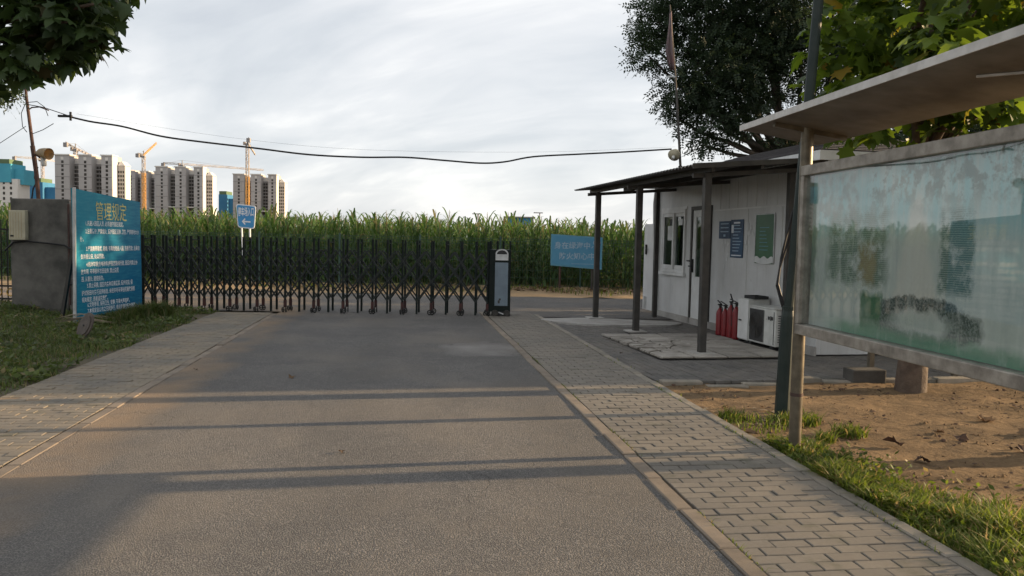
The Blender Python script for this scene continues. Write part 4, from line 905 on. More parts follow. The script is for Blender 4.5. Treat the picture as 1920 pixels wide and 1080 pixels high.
# ------------------------------------------------------------------ signs across the road
ps = thing('parking_sign', 'blue parking entrance sign with white arrow on two white legs', 'sign', (-8.18, 24.6, 0), R(-4))
pp = [(-.27, 1.78), (.25, 1.74), (.30, 2.45), (-.33, 2.51)]
def rounded(poly, r, n=4):
    out = []; m = len(poly)
    for i in range(m):
        p = Vector(poly[i]); a = (Vector(poly[i - 1]) - p).normalized(); b = (Vector(poly[(i + 1) % m]) - p).normalized()
        for k in range(n + 1):
            t = k / n; out.append(tuple(p + a * r * (1 - t) ** 2 + b * r * t ** 2))
    return out
ps_p = MB().prism(rounded(pp, .09), -.01, .01).build('panel', 'white_print', ps)
c0 = Vector((-.01, 2.12)); MB().prism(rounded([tuple(c0 + (Vector(p) - c0) * .91) for p in pp], .07), -.014, -.0105).build('face', 'sign_park', ps_p)
lettering('停车场入口', .15, 'white_print', ps_p, -.01, -.018, 2.16, 'lettering', 'CENTER', sx=.68, bold=.004).scale.z = 1.9
MB().prism([(-.14, 1.97), (-.05, 2.07), (-.02, 2.04), (-.065, 1.99), (.13, 1.98), (.13, 1.935), (-.065, 1.945), (-.02, 1.89), (-.05, 1.865)], -.018, -.0145).build('arrow', 'white_print', ps_p)
MB().tube([(-.17, .03, 1.85), (-.07, .03, 0)], .028, 8).build('leg', 'white_print', ps)
MB().tube([(.09, .03, 1.85), (.12, .03, 0)], .03, 8).build('leg', 'white_print', ps)
fs = thing('fire_sign', 'faded blue fire warning board with white characters in front of the corn', 'sign', (1.98, 24.9, 0), R(-6))
fpn = MB().prism([(-.80, .80), (.80, .70), (.80, 1.70), (-.80, 1.78)], -.012, .012).build('panel', 'sign_rim', fs)
MB().prism([(-.765, .835), (.765, .74), (.765, 1.665), (-.765, 1.745)], -.016, -.0125).build('face', 'sign_far', fpn)
lettering('身在绿海中', .225, 'pale_print', fpn, -.69, -.020, 1.35, 'lettering', sx=1.0, bold=.004)
lettering('防火知心中', .225, 'pale_print', fpn, -.54, -.020, 1.02, 'lettering', sx=1.0, bold=.004)
MB().ring((.63, -.021, 1.53), (0, 1, 0), .10, .014, 22, 5).tube([(.52, -.021, 1.42), (.46, -.021, 1.36)], .012, 6).build('ring_mark', 'pale_print', fpn)
MB().box(-.15, -.020, .86, .74, -.0165, .872).build('small_print', 'pale_print', fpn)
for xx in (-.50, .50): MB().tube([(xx, .045, -.05), (xx, .045, 1.6)], .035, 8).build('leg', 'rust' if xx < 0 else 'post_grey', fs)

# ------------------------------------------------------------------ vegetation
def quads_from(P, Dx, Dy):      # centres, half-axis vectors -> quads
    V = np.stack([P - Dx - Dy, P + Dx - Dy, P + Dx + Dy, P - Dx + Dy], 1).reshape(-1, 3)
    return V, np.arange(len(P) * 4)
def unit(a): return a / (np.linalg.norm(a, axis=-1, keepdims=True) + 1e-9)
# a lobed plane-tree leaf, about 1 unit wide, stalk at the origin, growing along +Y
LO = np.array([(0, 0, 0), (.10, .02, 0), (.30, -.10, -.03), (.28, .10, 0), (.50, .20, -.06), (.36, .32, -.01), (.44, .56, -.06), (.22, .52, .0), (.16, .70, -.02), (.0, .98, -.08),
               (-.16, .70, -.02), (-.22, .52, 0), (-.44, .56, -.06), (-.36, .32, -.01), (-.50, .20, -.06), (-.28, .10, 0), (-.30, -.10, -.03), (-.10, .02, 0), (0, .34, .05)], float)
LF = np.array([(18, i, i + 1) for i in range(17)] + [(18, 17, 0)])
def lobed_leaves(P, D, U, S):
    """P stalk points, D growth directions, U normals, S sizes -> one leaf mesh"""
    D = unit(D); X = unit(np.cross(D, U)); Nn = np.cross(X, D)
    curl = rng.uniform(.4, 2.2, len(P))
    V = P[:, None] + S[:, None, None] * (LO[None, :, 0:1] * X[:, None] + LO[None, :, 1:2] * D[:, None] + (LO[None, :, 2:3] * curl[:, None, None]) * Nn[:, None])
    Fa = (LF[None] + (np.arange(len(P)) * len(LO))[:, None, None]).reshape(-1)
    return V.reshape(-1, 3), Fa
def clump_points(clumps, dens, shell=.45):
    out = []; nrm = []
    for (c, r, k) in clumps:
        n = int(dens * k * r ** 2.3)
        d = unit(rng.normal(size=(n, 3))); q = rng.uniform(shell, 1, n) ** .6
        rr = np.array(r if isinstance(r, tuple) else (r, r, r * .8)) if not isinstance(r, tuple) else np.array(r)
        out.append(np.array(c) + d * rr * q[:, None]); nrm.append(d)
    return np.concatenate(out), np.concatenate(nrm)
def limbs(root_pt, targets, r_base, mat, parent, name='branch', sag=.15):
    for (tx, r) in targets:
        p0 = Vector(root_pt); p3 = Vector(tx); m1 = p0.lerp(p3, .35) + Vector((random.uniform(-.15, .15), random.uniform(-.15, .15), sag + .2)); m2 = p0.lerp(p3, .7) + Vector((random.uniform(-.15, .15), random.uniform(-.15, .15), sag))
        MB().tube(smooth([p0, m1, m2, p3], 4), list(np.linspace(r, r * .22, 13)), 7).build(name, mat, parent, smooth=True)
def plane_tree(label, base, trunk_h, r0, clumps, size, dens, mat, droop=.55):
    t = thing('plane_tree', label, 'tree', base)
    b = Vector(base); rel = [(tuple(Vector(c) - b), r, k) for c, r, k in clumps]
    MB().tube(smooth([(0, 0, -.1), (.02, 0, .3), (.06, .03, trunk_h * .5), (.0, .06, trunk_h)], 4), list(np.linspace(r0 * 1.15, r0 * .75, 13)), 14).build('trunk', 'bark', t, smooth=True)
    big = sorted(rel, key=lambda q: -q[1])[:14]
    limbs((0, .06, trunk_h - .05), [(c, max(.02, r0 * .32)) for c, r, k in big], r0, 'bark', t)
    P, Nn = clump_points(rel, dens)
    n = len(P); D = unit(Nn * .7 + rng.normal(size=(n, 3)) * .6 + np.array([0, 0, -droop])); U = unit(np.array([0, 0, 1.]) + rng.normal(size=(n, 3)) * .45 + Nn * .4)
    V, Fa = lobed_leaves(P, D, U, rng.uniform(.65, 1.15, n) * size)
    place('crown', np_mesh('crown', V, Fa, 3, mat), t)
    return t
def locust_tree(label, base, trunk_h, r0, clumps, dens, name='locust_tree', leafsize=.085):
    t = thing(name, label, 'tree', base); b = Vector(base); rel = [(tuple(Vector(c) - b), r, k) for c, r, k in clumps]
    MB().tube(smooth([(0, 0, -.1), (.05, 0, .4), (-.06, .05, trunk_h * .6), (.0, 0, trunk_h)], 4), list(np.linspace(r0 * 1.2, r0 * .7, 13)), 12).build('trunk', 'bark_dark', t, smooth=True)
    limbs((0, 0, trunk_h - .1), [(c, max(.025, r0 * .36)) for c, r, k in rel], r0, 'bark_dark', t)
    P, Nn = clump_points(rel, dens, .15)
    n = len(P); D = unit(Nn * .5 + rng.normal(size=(n, 3)) * .7 + np.array([0, 0, -.35])); U = unit(np.array([0, 0, 1.]) + rng.normal(size=(n, 3)) * .5); X = unit(np.cross(D, U)); Nz = np.cross(X, D)
    Vs = []
    for k in range(9):
        f = (k // 2) / 4.0; side = -1 if k % 2 else 1
        c = P + D * (f * .24 + .02)[..., None] if False else P + D * (f * .24 + .02)
        s = leafsize * rng.uniform(.75, 1.2, (n, 1)); a = X * side * s * .75 + D * s * .35; w_ = unit(np.cross(a, Nz)) * s * .24
        if k == 8: a = D * s
        tip = Nz * s * rng.uniform(-.25, .1, (n, 1))
        Vs.append(np.stack([c, c + a * .5 + w_, c + a + tip, c + a * .5 - w_], 1))
    V = np.concatenate(Vs, 0).reshape(-1, 3)
    place('crown', np_mesh('crown', V, np.arange(len(V)), 4, 'locust_leaf'), t)
    return t
def AT(x, y, Y):                 # surveying helper: where a line of sight through the photograph meets the plane at distance Y
    d = fwd * 1500 + rt * (x - 960) + up * (540 - y); p = Vector((0, 0, CAM_H)) + d * (Y / d.y); return (round(p.x, 2), round(p.y, 2), round(p.z, 2))

# big dark locust behind the hut
cl = []
for x, y, Y, r, k in [(1232, 40, 19, .75, 1), (1216, 105, 18.6, .5, 1), (1208, 75, 19, .4, .8), (1300, 40, 19.5, 1.1, 1), (1330, 130, 19, 1.1, 1), (1285, 175, 18.6, .75, 1), (1262, 215, 18.6, .35, .8), (1325, 225, 18.8, .8, 1), (1318, 272, 18.5, .33, .9), (1360, 265, 18.6, .33, .8), (1385, 180, 19.4, .9, 1), (1400, 90, 19.6, 1.1, 1), (1440, 30, 19.6, 1.2, 1), (1395, 235, 19, .4, .9), (1450, 150, 19.8, .85, .7), (1500, 80, 19.8, .95, .6), (1525, 175, 20, .7, .45), (1490, 235, 19.6, .42, .5), (1445, 255, 19.4, .3, .5), (1560, 110, 20.4, 1, .6), (1590, 210, 20.4, .8, .5), (1470, 270, 19.6, .35, .7)]:
    cl.append((AT(x, y, Y), r, k))
cl += [((4.4, 19.5, 7.9), 1.6, .6), ((6.2, 20, 8.6), 1.8, .6), ((8, 20.5, 7.6), 1.7, .6), ((9.3, 20.8, 6), 1.5, .6), ((6.5, 21.6, 6.8), 1.6, .6)]
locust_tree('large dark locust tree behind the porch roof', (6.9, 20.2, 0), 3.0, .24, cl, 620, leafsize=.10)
# unseen bushy trees, added beyond the hut to keep the gate and the foot of the maize in shade
for lb, bx, by, hgt in (('added bushy tree just right of the guard hut roof behind the plane tree', 10.2, 17.4, 7.6), ('added bushy tree farther back beyond the guard hut', 11.6, 21.5, 5.4), ('farthest added bushy tree beside the maize field behind the hut', 12.6, 26.0, 5.6)):
    cl = [((bx + random.gauss(0, 1.0), by + random.uniform(-2.2, 2.2), random.uniform(1.3, hgt - .9)), random.uniform(.8, 1.2), .5) for _ in range(16 if hgt < 7 else 26)]
    locust_tree(lb, (bx, by, 0), 1.2, .13, cl, 330, 'added_bushy_tree', .15)
# twig of another tree at the left edge
cl = [(AT(14, 178, 14), .22, 1), (AT(35, 185, 14), .13, 1), (AT(-10, 165, 14), .4, 1), ((-10.2, 14.5, 4.9), 1.0, 1), ((-11.4, 15, 5.6), 1.4, .8), ((-12.4, 14, 5.0), 1.2, .8)]
locust_tree('fine leaved tree whose lowest twig shows at the left edge under the plane leaves', (-12.2, 15, 0), 2.6, .14, cl, 420)
# plane tree top left
cl = []
for x, y, Y, r, k in [(187, 5, 7.8, .26, 1.5), (212, 25, 7.8, .12, 1.6), (172, 55, 7.8, .22, 1.5), (200, 92, 7.8, .07, 2), (148, 85, 7.9, .2, 1.4), (132, 40, 8.0, .4, 1.3), (140, 118, 7.8, .07, 2), (95, 60, 8.0, .42, 1.3), (110, 105, 7.9, .14, 1.6), (45, 95, 8.0, .36, 1.3), (70, 132, 7.9, .14, 1.5), (15, 120, 8.0, .24, 1.4), (40, 150, 7.9, .06, 2), (-30, 60, 8.2, .6, 1.2), (60, 10, 8.2, .6, 1.2), (-40, 130, 8.2, .35, 1), (150, -60, 8.2, .6, 1.1), (60, -90, 8.3, .9, 1)]:
    cl.append((AT(x, y, Y), r, k))
cl += [((-6.5, 8.3, 5.2), 1.3, .6), ((-8, 8.2, 4.6), 1.4, .6), ((-7.2, 9.2, 6.2), 1.5, .6), ((-8.8, 7.6, 6.2), 1.5, .6), ((-5.4, 9, 5.6), 1.0, .6)]
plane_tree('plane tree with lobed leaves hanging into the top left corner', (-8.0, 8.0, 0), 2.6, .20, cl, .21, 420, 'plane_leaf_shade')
# plane tree behind the notice board
cl = []
for x, y, Y, r, k in [(1560, 25, 8.3, .34, 1.3), (1545, 95, 8.2, .24, 1.4), (1580, 150, 8.4, .4, 1.2), (1545, 205, 8.2, .22, 1.4), (1610, 60, 8.4, .5, 1.2), (1660, 140, 8.6, .5, 1.2), (1700, 40, 8.4, .6, 1.2), (1760, 60, 6.6, .25, 1.2), (1800, 110, 7.2, .45, 1.1), (1830, 20, 8.0, .7, 1.1), (1880, 130, 8.2, .6, 1.1), (1740, 150, 8.6, .5, 1.1), (1610, 215, 8.6, .4, 1.1), (1700, 225, 8.8, .38, 1.0), (1770, 240, 8.7, .3, 1.1), (1850, 215, 8.4, .36, 1.1), (1900, 215, 8, .3, 1.0), (1640, 258, 8.6, .16, 1.2), (1580, 268, 8.4, .08, 1.5), (1950, 60, 8.0, .8, 1), (1990, 180, 8.2, .7, 1), (1860, 170, 7.0, .3, 1)]:
    cl.append((AT(x, y, Y), r, k))
cl += [((4.2, 8.6, 5.6), 1.2, .8), ((5.6, 8.8, 5.9), 1.4, .8), ((4.8, 9.8, 5.0), 1.2, .7), ((6.4, 9.4, 4.9), 1.2, .7), ((6.2, 8, 4.2), 1.0, .8), ((3.8, 7.6, 4.9), .7, .8)]
plane_tree('plane tree with broad sunlit leaves behind the notice board', (4.52, 8.97, -.06), 2.5, .155, cl, .215, 330, 'plane_leaf')

cl = [((5.9, 6.0, 4.6), 1.1, .7), ((6.9, 6.6, 5.0), 1.3, .7), ((5.4, 6.6, 5.4), 1.0, .7), ((6.4, 5.4, 5.6), 1.2, .7), ((4.6, 6.0, 4.5), .5, 1)]
plane_tree('plane tree standing just outside the right edge, its leaves in the top right corner', (5.7, 6.42, -.06), 3.0, .13, cl, .21, 330, 'plane_leaf')

# ---- corn
def corn_plant(seed, lean=0, simple=False):
    rr = random.Random(seed); mb = MB(); h = rr.uniform(1.68, 2.12); lx, ly = rr.gauss(0, .05), rr.gauss(0, .05)
    ax = lambda z: (lx * (z / h) ** 2, ly * (z / h) ** 2)
    mb.cur = 1
    mb.tube([(*ax(z), z) for z in (-.05, h * .5, h)], [.014, .012, .006], 4 if simple else 5, cap=False)
    mb.cur = 0; a0 = rr.uniform(0, 6.28); nl = 11 if simple else 15; seg = 4 if simple else 5
    for k in range(nl):
        z = h * (.12 + .83 * k / (nl - 1)); a = a0 + math.pi * k + rr.gauss(0, .35)
        top_ = k / (nl - 1); L = rr.uniform(.6, .9) * (1 - .25 * top_); rise = (.40 + 1.0 * top_) * rr.uniform(.75, 1.25); drop = (.80 - .85 * top_) * rr.uniform(.5, 1.4); L *= (1 - .25 * top_); wd = rr.uniform(.034, .052) * (1 - .35 * top_)
        bx, by = ax(z); V = []
        ca, sa = math.cos(a), math.sin(a)
        for i in range(seg + 1):
            t = i / seg; rad = L * t * (1 - .18 * t); zz_ = z + L * (rise * 1.6 * t - (rise + drop) * t * t); wv = wd * math.sin(math.pi * min(1, .18 + .82 * t)) * (1 if i < seg else .05)
            tw = .3 * t
            V += [(bx + rad * ca - wv * sa, by + rad * sa + wv * ca, zz_ + wv * tw), (bx + rad * ca + wv * sa, by + rad * sa - wv * ca, zz_ - wv * tw)]
        mb.add(V, [(2 * i, 2 * i + 1, 2 * i + 3, 2 * i + 2) for i in range(seg)])
    mb.cur = 2; bx, by = ax(h)
    for k in range(3 if simple else 4):
        a = rr.uniform(0, 6.28); sp = rr.uniform(.02, .10) if k else 0; L = rr.uniform(.18, .28) if k else .34
        p = Vector((bx, by, h - .03)); q = p + Vector((sp * math.cos(a), sp * math.sin(a), L * .8)); e = q + Vector((sp * .6 * math.cos(a), sp * .6 * math.sin(a), L * .1))
        s_ = Vector((-math.sin(a), math.cos(a), 0)) * .006
        mb.add([tuple(p - s_), tuple(p + s_), tuple(q + s_), tuple(q - s_), tuple(e)], [(0, 1, 2, 3), (3, 2, 4)])
    return mb
CM = ['corn_leaf', 'corn_stalk', 'corn_tassel']
variants = [corn_plant(100 + i).mesh('corn_plant', CM) for i in range(10)]
i = 0
for row, yy in enumerate((26.6, 27.1)):
    xx = -17.5 + row * .1
    while xx < 6.2:
        o = place('corn_plant', variants[random.randrange(10)], loc=(xx + random.gauss(0, .05), yy + random.gauss(0, .08), 0)); s_ = random.uniform(.90, 1.1) * (1.0 - .006 * max(0, xx + 4))
        o.scale = (s_, s_, s_); o.rotation_euler = (random.gauss(0, .04), random.gauss(0, .04), random.uniform(0, 6.28))
        tag(o, 'tall green maize plant with tassel in the front rows of the field', 'maize plant', 'maize plants in the front rows of the field'); xx += random.uniform(.145, .185); i += 1
low = [corn_plant(300 + i, simple=True) for i in range(8)]
LV = [np.array(m.v, float) for m in low]; LQ = []
for m in low:
    q = [f if len(f) == 4 else (f[0], f[1], f[2], f[2]) for f in m.f]; LQ.append(m)
mbf = MB(); VV = []; FF = []; MI = []; off = 0
yy = 27.6
while yy < 50:
    xx = -19 - (yy - 26) * .62; x_end = 6.5 + (yy - 26) * .2; st = .19 + (yy - 27.6) * .016
    while xx < x_end:
        k = random.randrange(8); a = random.uniform(0, 6.28); s_ = random.uniform(.92, 1.12) * (1.0 - .006 * max(0, min(xx, 10) + 4)); v = LV[k] * s_
        ca, sa = math.cos(a), math.sin(a)
        VV.append(np.stack([v[:, 0] * ca - v[:, 1] * sa + xx + random.gauss(0, .06), v[:, 0] * sa + v[:, 1] * ca + yy + random.gauss(0, .1), v[:, 2]], 1))
        FF.append((k, off)); off += len(v); xx += st * random.uniform(.85, 1.15)
    yy += .62 + (yy - 28) * .02
tris = []; mi = []
pre = []
for m in low:
    tl = []; ml = []
    for f, mm in zip(m.f, m.m):
        for j in range(1, len(f) - 1): tl.append((f[0], f[j], f[j + 1])); ml.append(mm)
    pre.append((np.array(tl), np.array(ml)))
for k, of in FF: tris.append(pre[k][0] + of); mi.append(pre[k][1])
tag(place('corn_field', np_mesh('corn_field', np.concatenate(VV), np.concatenate(tris).reshape(-1), 3, CM, np.concatenate(mi))), 'maize field stretching away behind its front rows', 'maize field', kind='stuff')

# ---- wire mesh fence in front of the corn
wf = thing('wire_fence', 'green wire mesh fence along the maize field', 'fence', (0, 25.9, 0))
pmesh = MB().box(-.03, -.03, -.05, .03, .03, 1.68).mesh('post', 'fence_green')
pw = MB(); Wd = 2.6
for k in range(33): pw.box(k * Wd / 32 - .003, -.004, .08, k * Wd / 32 + .003, .004, 1.62)
for zz_ in (.1, .35, .6, .9, 1.2, 1.42, 1.52, 1.60): pw.box(0, .005, zz_, Wd, .012, zz_ + .009)
pmw = pw.mesh('wire_panel', 'fence_green')
for k in range(10):
    place('post', pmesh, wf, loc=(-18.6 + k * Wd, 0, 0)); place('wire_panel', pmw, wf, loc=(-18.6 + k * Wd, 0, 0))

# ---- grass
def grass(name, pts, hmin, hmax, wd, mat, label, spread=.6, bend=.5):
    n = len(pts); P = np.asarray(pts); a = rng.uniform(0, 6.283, n); h = rng.uniform(hmin, hmax, n) * P[:, 3]; w = wd * rng.uniform(.6, 1.3, n)
    d = np.stack([np.cos(a), np.sin(a), np.zeros(n)], 1); s = np.stack([-np.sin(a), np.cos(a), np.zeros(n)], 1)
    b = rng.uniform(.1, spread, n)[:, None] * h[:, None]; B = P[:, :3]; up_ = np.array([0, 0, 1.])
    m1 = B + d * b * .35 + up_ * h[:, None] * .55; tp = B + d * b * (1 + bend) + up_ * h[:, None] * rng.uniform(.6, 1., n)[:, None]
    V = np.stack([B - s * w[:, None], B + s * w[:, None], m1 + s * w[:, None] * .8, m1 - s * w[:, None] * .8, tp], 1).reshape(-1, 3)
    o_ = np.arange(n)[:, None] * 5; Fa = np.concatenate([o_ + [0, 1, 2], o_ + [0, 2, 3], o_ + [3, 2, 4]], 1).reshape(-1)
    return tag(place(name, np_mesh(name, V, Fa, 3, mat)), label, 'grass', kind='stuff')
def verge_z(U, Vv): return -.02 + .02 * wob(U, Vv, 1.1) + .05 * np.clip((-4.2 - U) / 1.5, 0, 2)
n = 95000
U = -3.66 - rng.uniform(0, 1, n) ** 1.4 * 9.0; Vv = rng.uniform(6.2, 17.0, n)
edge = -3.70 + .10 * np.sin(Vv * 2.3) + .07 * np.sin(Vv * 6.1 + 1) - .15 * np.clip((9 - Vv) / 2, 0, 1)
dens = np.clip((edge - U) / .55, 0, 1) * (.35 + .65 * (wob(U, Vv, 1.7, 3) > -.55)) * np.where(Vv < 8.6, .55, 1)
kp = rng.uniform(0, 1, n) < dens; U = U[kp]; Vv = Vv[kp]
hh = .55 + .45 * np.clip((edge[kp] - U) / 1.5, 0, 1) + .25 * wob(U, Vv, 2.3, 1)
pts = np.stack([U * cA - Vv * sA, U * sA + Vv * cA, verge_z(U, Vv), np.clip(hh, .3, 1.6)], 1)
grass('verge_grass', pts, .05, .17, .0065, 'grass_shade', 'shaded green grass of the verge around the blue rules sign', .9)
# longer tufts at the foot of the sign
q = 5200; t = rng.uniform(0, 1, q); sx_ = -7.06 + .2 * t + rng.normal(.12, .12, q); sy_ = 12.92 + 1.9 * t + rng.normal(0, .1, q)
up_f = .45 + .75 * t
grass('sign_foot_grass', np.stack([sx_ + .25 * t, sy_, np.full(q, .03), up_f], 1), .12, .32, .008, 'grass_shade', 'taller grass tufts growing along the foot of the blue rules sign', .7)
# right strip along the pavement
n = 40000; Vv = 2.2 + rng.uniform(0, 1, n) ** 1.1 * 3.75; wid = np.clip(.16 + (6.0 - Vv) * .42, .12, 1.9); U = 2.80 + np.abs(rng.normal(0, .42, n)) * wid
kp = (U < 2.84 + wid) & (rng.uniform(0, 1, n) < np.clip((U - 2.80) / .08, .12, 1) * (.45 + .55 * (wob(U, Vv, 3.1, 5) > -.35)))
U = U[kp]; Vv = Vv[kp]
pts = np.stack([U * cA - Vv * sA, U * sA + Vv * cA, np.full(len(U), -.055), np.clip(.75 + .3 * wob(U, Vv, 2.7, 2), .35, 1.3)], 1)
grass('strip_grass', pts, .06, .20, .0055, 'grass', 'sunlit green grass strip between the right pavement and the bare earth', .8)
q = 1500; Vv = 3.0 + rng.uniform(0, 1, q) ** 1.3 * 9; side = rng.integers(0, 3, q); U = np.choose(side, [1.712, 2.717, 2.825]) + rng.normal(0, .006, q); kp = wob(U * 3, Vv, 2.4, 3) > .25; U = U[kp]; Vv = Vv[kp]
grass('joint_grass', np.stack([U * cA - Vv * sA, U * sA + Vv * cA, np.full(len(U), -.004), np.full(len(U), 1.)], 1), .015, .05, .003, 'grass', 'sparse short grass sprouting along the joints of the right kerb and edging', 1.2)
tf = []
for (tx, ty, r, k) in [(2.33, 6.2, .16, 420), (2.62, 7.2, .20, 420), (2.9, 6.75, .14, 260), (2.05, 7.3, .12, 200), (2.6, 6.5, .08, 140), (2.2, 7.0, .3, 160)]:
    a = rng.uniform(0, 6.28, k); rr = r * np.sqrt(rng.uniform(0, 1, k)); tf.append(np.stack([tx + rr * np.cos(a), ty + rr * np.sin(a), np.full(k, -.055), np.full(k, .9)], 1))
grass('tuft_grass', np.concatenate(tf), .05, .15, .006, 'grass', 'small grass tufts around the feet of the lamp post and board post', .9)
n = 5200; X = rng.uniform(-18, 8, n); Y = 24.6 + rng.normal(0, .75, n); kp = wob(X, Y, .9, 4) > .0; X = X[kp]; Y = Y[kp]
grass('roadside_grass', np.stack([X, Y, np.full(len(X), .02), np.full(len(X), 1.)], 1), .06, .24, .012, 'grass', 'yellowing grass tufts on the dirt verge in front of the maize', .8)

def weeds(name, P, smin, smax, mat, label):
    n_ = len(P); P = np.asarray(P)[:, :3] + np.stack([np.zeros(n_), np.zeros(n_), rng.uniform(.01, .11, n_)], 1)
    D = unit(rng.normal(size=(n_, 3)) * [1, 1, .3] + [0, 0, .35]); U_ = unit(np.array([0, 0, 1.]) + rng.normal(size=(n_, 3)) * .5)
    X = unit(np.cross(D, U_)); S = rng.uniform(smin, smax, n_)[:, None]
    V = np.stack([P, P + D * S * .5 + X * S * .28, P + D * S, P + D * S * .5 - X * S * .28], 1).reshape(-1, 3)
    return tag(place(name, np_mesh(name, V, np.arange(len(V)), 4, mat)), label, 'weeds', kind='stuff')
q = 20000; U = -3.75 - rng.uniform(0, 1, q) ** 1.3 * 6.5; Vv = rng.uniform(7, 16.8, q); kp = wob(U, Vv, 1.9, 2) > .15; U = U[kp]; Vv = Vv[kp]
weeds('verge_weeds', np.stack([U * cA - Vv * sA, U * sA + Vv * cA, verge_z(U, Vv)], 1), .035, .11, 'grass_shade', 'broad leaved weeds among the shaded grass of the left verge')
q = 5200; Vv = 2.2 + rng.uniform(0, 1, q) * 3.7; U = 2.84 + np.abs(rng.normal(0, .4, q)) * np.clip(.30 + (6.6 - Vv) * .34, .12, 1.9); kp = wob(U, Vv, 3.5, 7) > .1; U = U[kp]; Vv = Vv[kp]
weeds('strip_weeds', np.stack([U * cA - Vv * sA, U * sA + Vv * cA, np.full(len(U), -.05)], 1), .02, .06, 'grass', 'broad leaved weeds among the sunlit grass strip')

# ---- fallen leaves
def crumpled(seed, s):
    rr = random.Random(seed); V = []
    for (x, y, z) in LO: V.append((x * s, y * s, s * (.10 + .9 * abs(x) * abs(x) * rr.uniform(.3, 1.4) + .16 * math.sin(6 * y + seed) + rr.uniform(-.03, .03))))
    return MB().add(V, [tuple(f) for f in LF])
leaves = [(1848, 786, .17, 'pale curled dry leaf lying alone on the bare earth near the right edge', 'dry_leaf'), (1690, 835, .15, 'largest dark withered leaf clump on the bare earth before the notice board', 'dry_leaf_dark'), (1740, 866, .12, 'small dark withered leaf nearest the sunlit grass strip', 'dry_leaf_dark'), (1915, 818, .16, 'curled dry leaf cut by the right edge of the picture', 'dry_leaf'), (1795, 822, .13, 'dark flat leaf between the big withered clump and the pale curled leaf', 'dry_leaf_dark'), (1908, 845, .13, 'dark withered leaf just below the curled leaf at the right edge', 'dry_leaf_dark'), (1612, 805, .10, 'brown leaf on the earth just right of the board post', 'dry_leaf_dark'), (1755, 810, .09, 'tiny brown leaf behind the withered clump on the earth', 'dry_leaf'), (640, 846, .05, 'single small dry leaf on the sunlit part of the road', 'dry_leaf'), (545, 709, .08, 'single flat dry leaf on the shaded part of the road', 'dry_leaf'), (1166, 663, .05, 'small dark leaf on the shaded right pavement', 'dry_leaf_dark'), (365, 694, .05, 'small leaf near the left kerb in the shade', 'dry_leaf_dark')]
def GR(x, y, z=0):
    d = fwd * 1500 + rt * (x - 960) + up * (540 - y); p = Vector((0, 0, CAM_H)) + d * ((z - CAM_H) / d.z); return p
for q, (x, y, s_, lb, mt) in enumerate(leaves):
    zb_ = -.045 if x > 1500 else .008; p = GR(x, y, zb_)
    o = crumpled(q + 3, s_).build('fallen_leaf', mt, loc=tuple(p)); o.rotation_euler = (random.gauss(0, .12), random.gauss(0, .12), random.uniform(0, 6.28)); tag(o, lb, 'leaf', 'fallen leaves')
def litter(name, n, fx, smin, smax, label, mat='dry_leaf'):
    P = fx(n); n = len(P); D = unit(rng.normal(size=(n, 3)) * [1, 1, .15]); U_ = unit(np.array([0, 0, 1.]) + rng.normal(size=(n, 3)) * .35)
    V, Fa = lobed_leaves(P, D, U_, rng.uniform(smin, smax, n)); return tag(place(name, np_mesh(name, V, Fa, 3, mat)), label, 'leaf litter', kind='stuff')
litter('leaf_litter', 1500, lambda n: np.stack([rng.uniform(-10, 6.5, n), 24.7 + rng.normal(0, .55, n), rng.uniform(.05, .10, n)], 1), .06, .17, 'brown dry leaf litter on the verge in front of the maize')
def bedpts(n):
    U = 3.0 + rng.uniform(0, 1, n) * 5; Vv = rng.uniform(4.5, 8.7, n); kp = wob(U, Vv, 1.9, 1) > -.1; U = U[kp]; Vv = Vv[kp]; return np.stack([U * cA - Vv * sA, U * sA + Vv * cA, np.full(len(U), -.04)], 1)
litter('earth_litter', 1500, bedpts, .012, .05, 'small dark twigs and leaf crumbs scattered over the bare earth', 'dry_leaf_dark')
litter('crumb_litter', 90, lambda n: np.stack([rng.uniform(1.8, 2.6, n), rng.uniform(6.6, 7.9, n), np.full(n, -.035)], 1), .03, .09, 'dead leaves gathered between the pavement edge and the lamp post')
V = bedpts(700); S = rng.uniform(.006, .022, len(V)); mb = MB()
for p, s_ in zip(V, S):
    r_ = [random.uniform(.6, 1.2) * s_ for _ in range(6)]
    mb.add([(p[0] + r_[0], p[1], p[2] - .005), (p[0] - r_[1], p[1], p[2] - .005), (p[0], p[1] + r_[2], p[2] - .005), (p[0], p[1] - r_[3], p[2] - .005), (p[0], p[1], p[2] - .005 + r_[4])], [(0, 2, 4), (2, 1, 4), (1, 3, 4), (3, 0, 4)])
tag(mb.build('clods', 'dirt'), 'small clods of bare earth in front of the notice board', 'clods', kind='stuff')

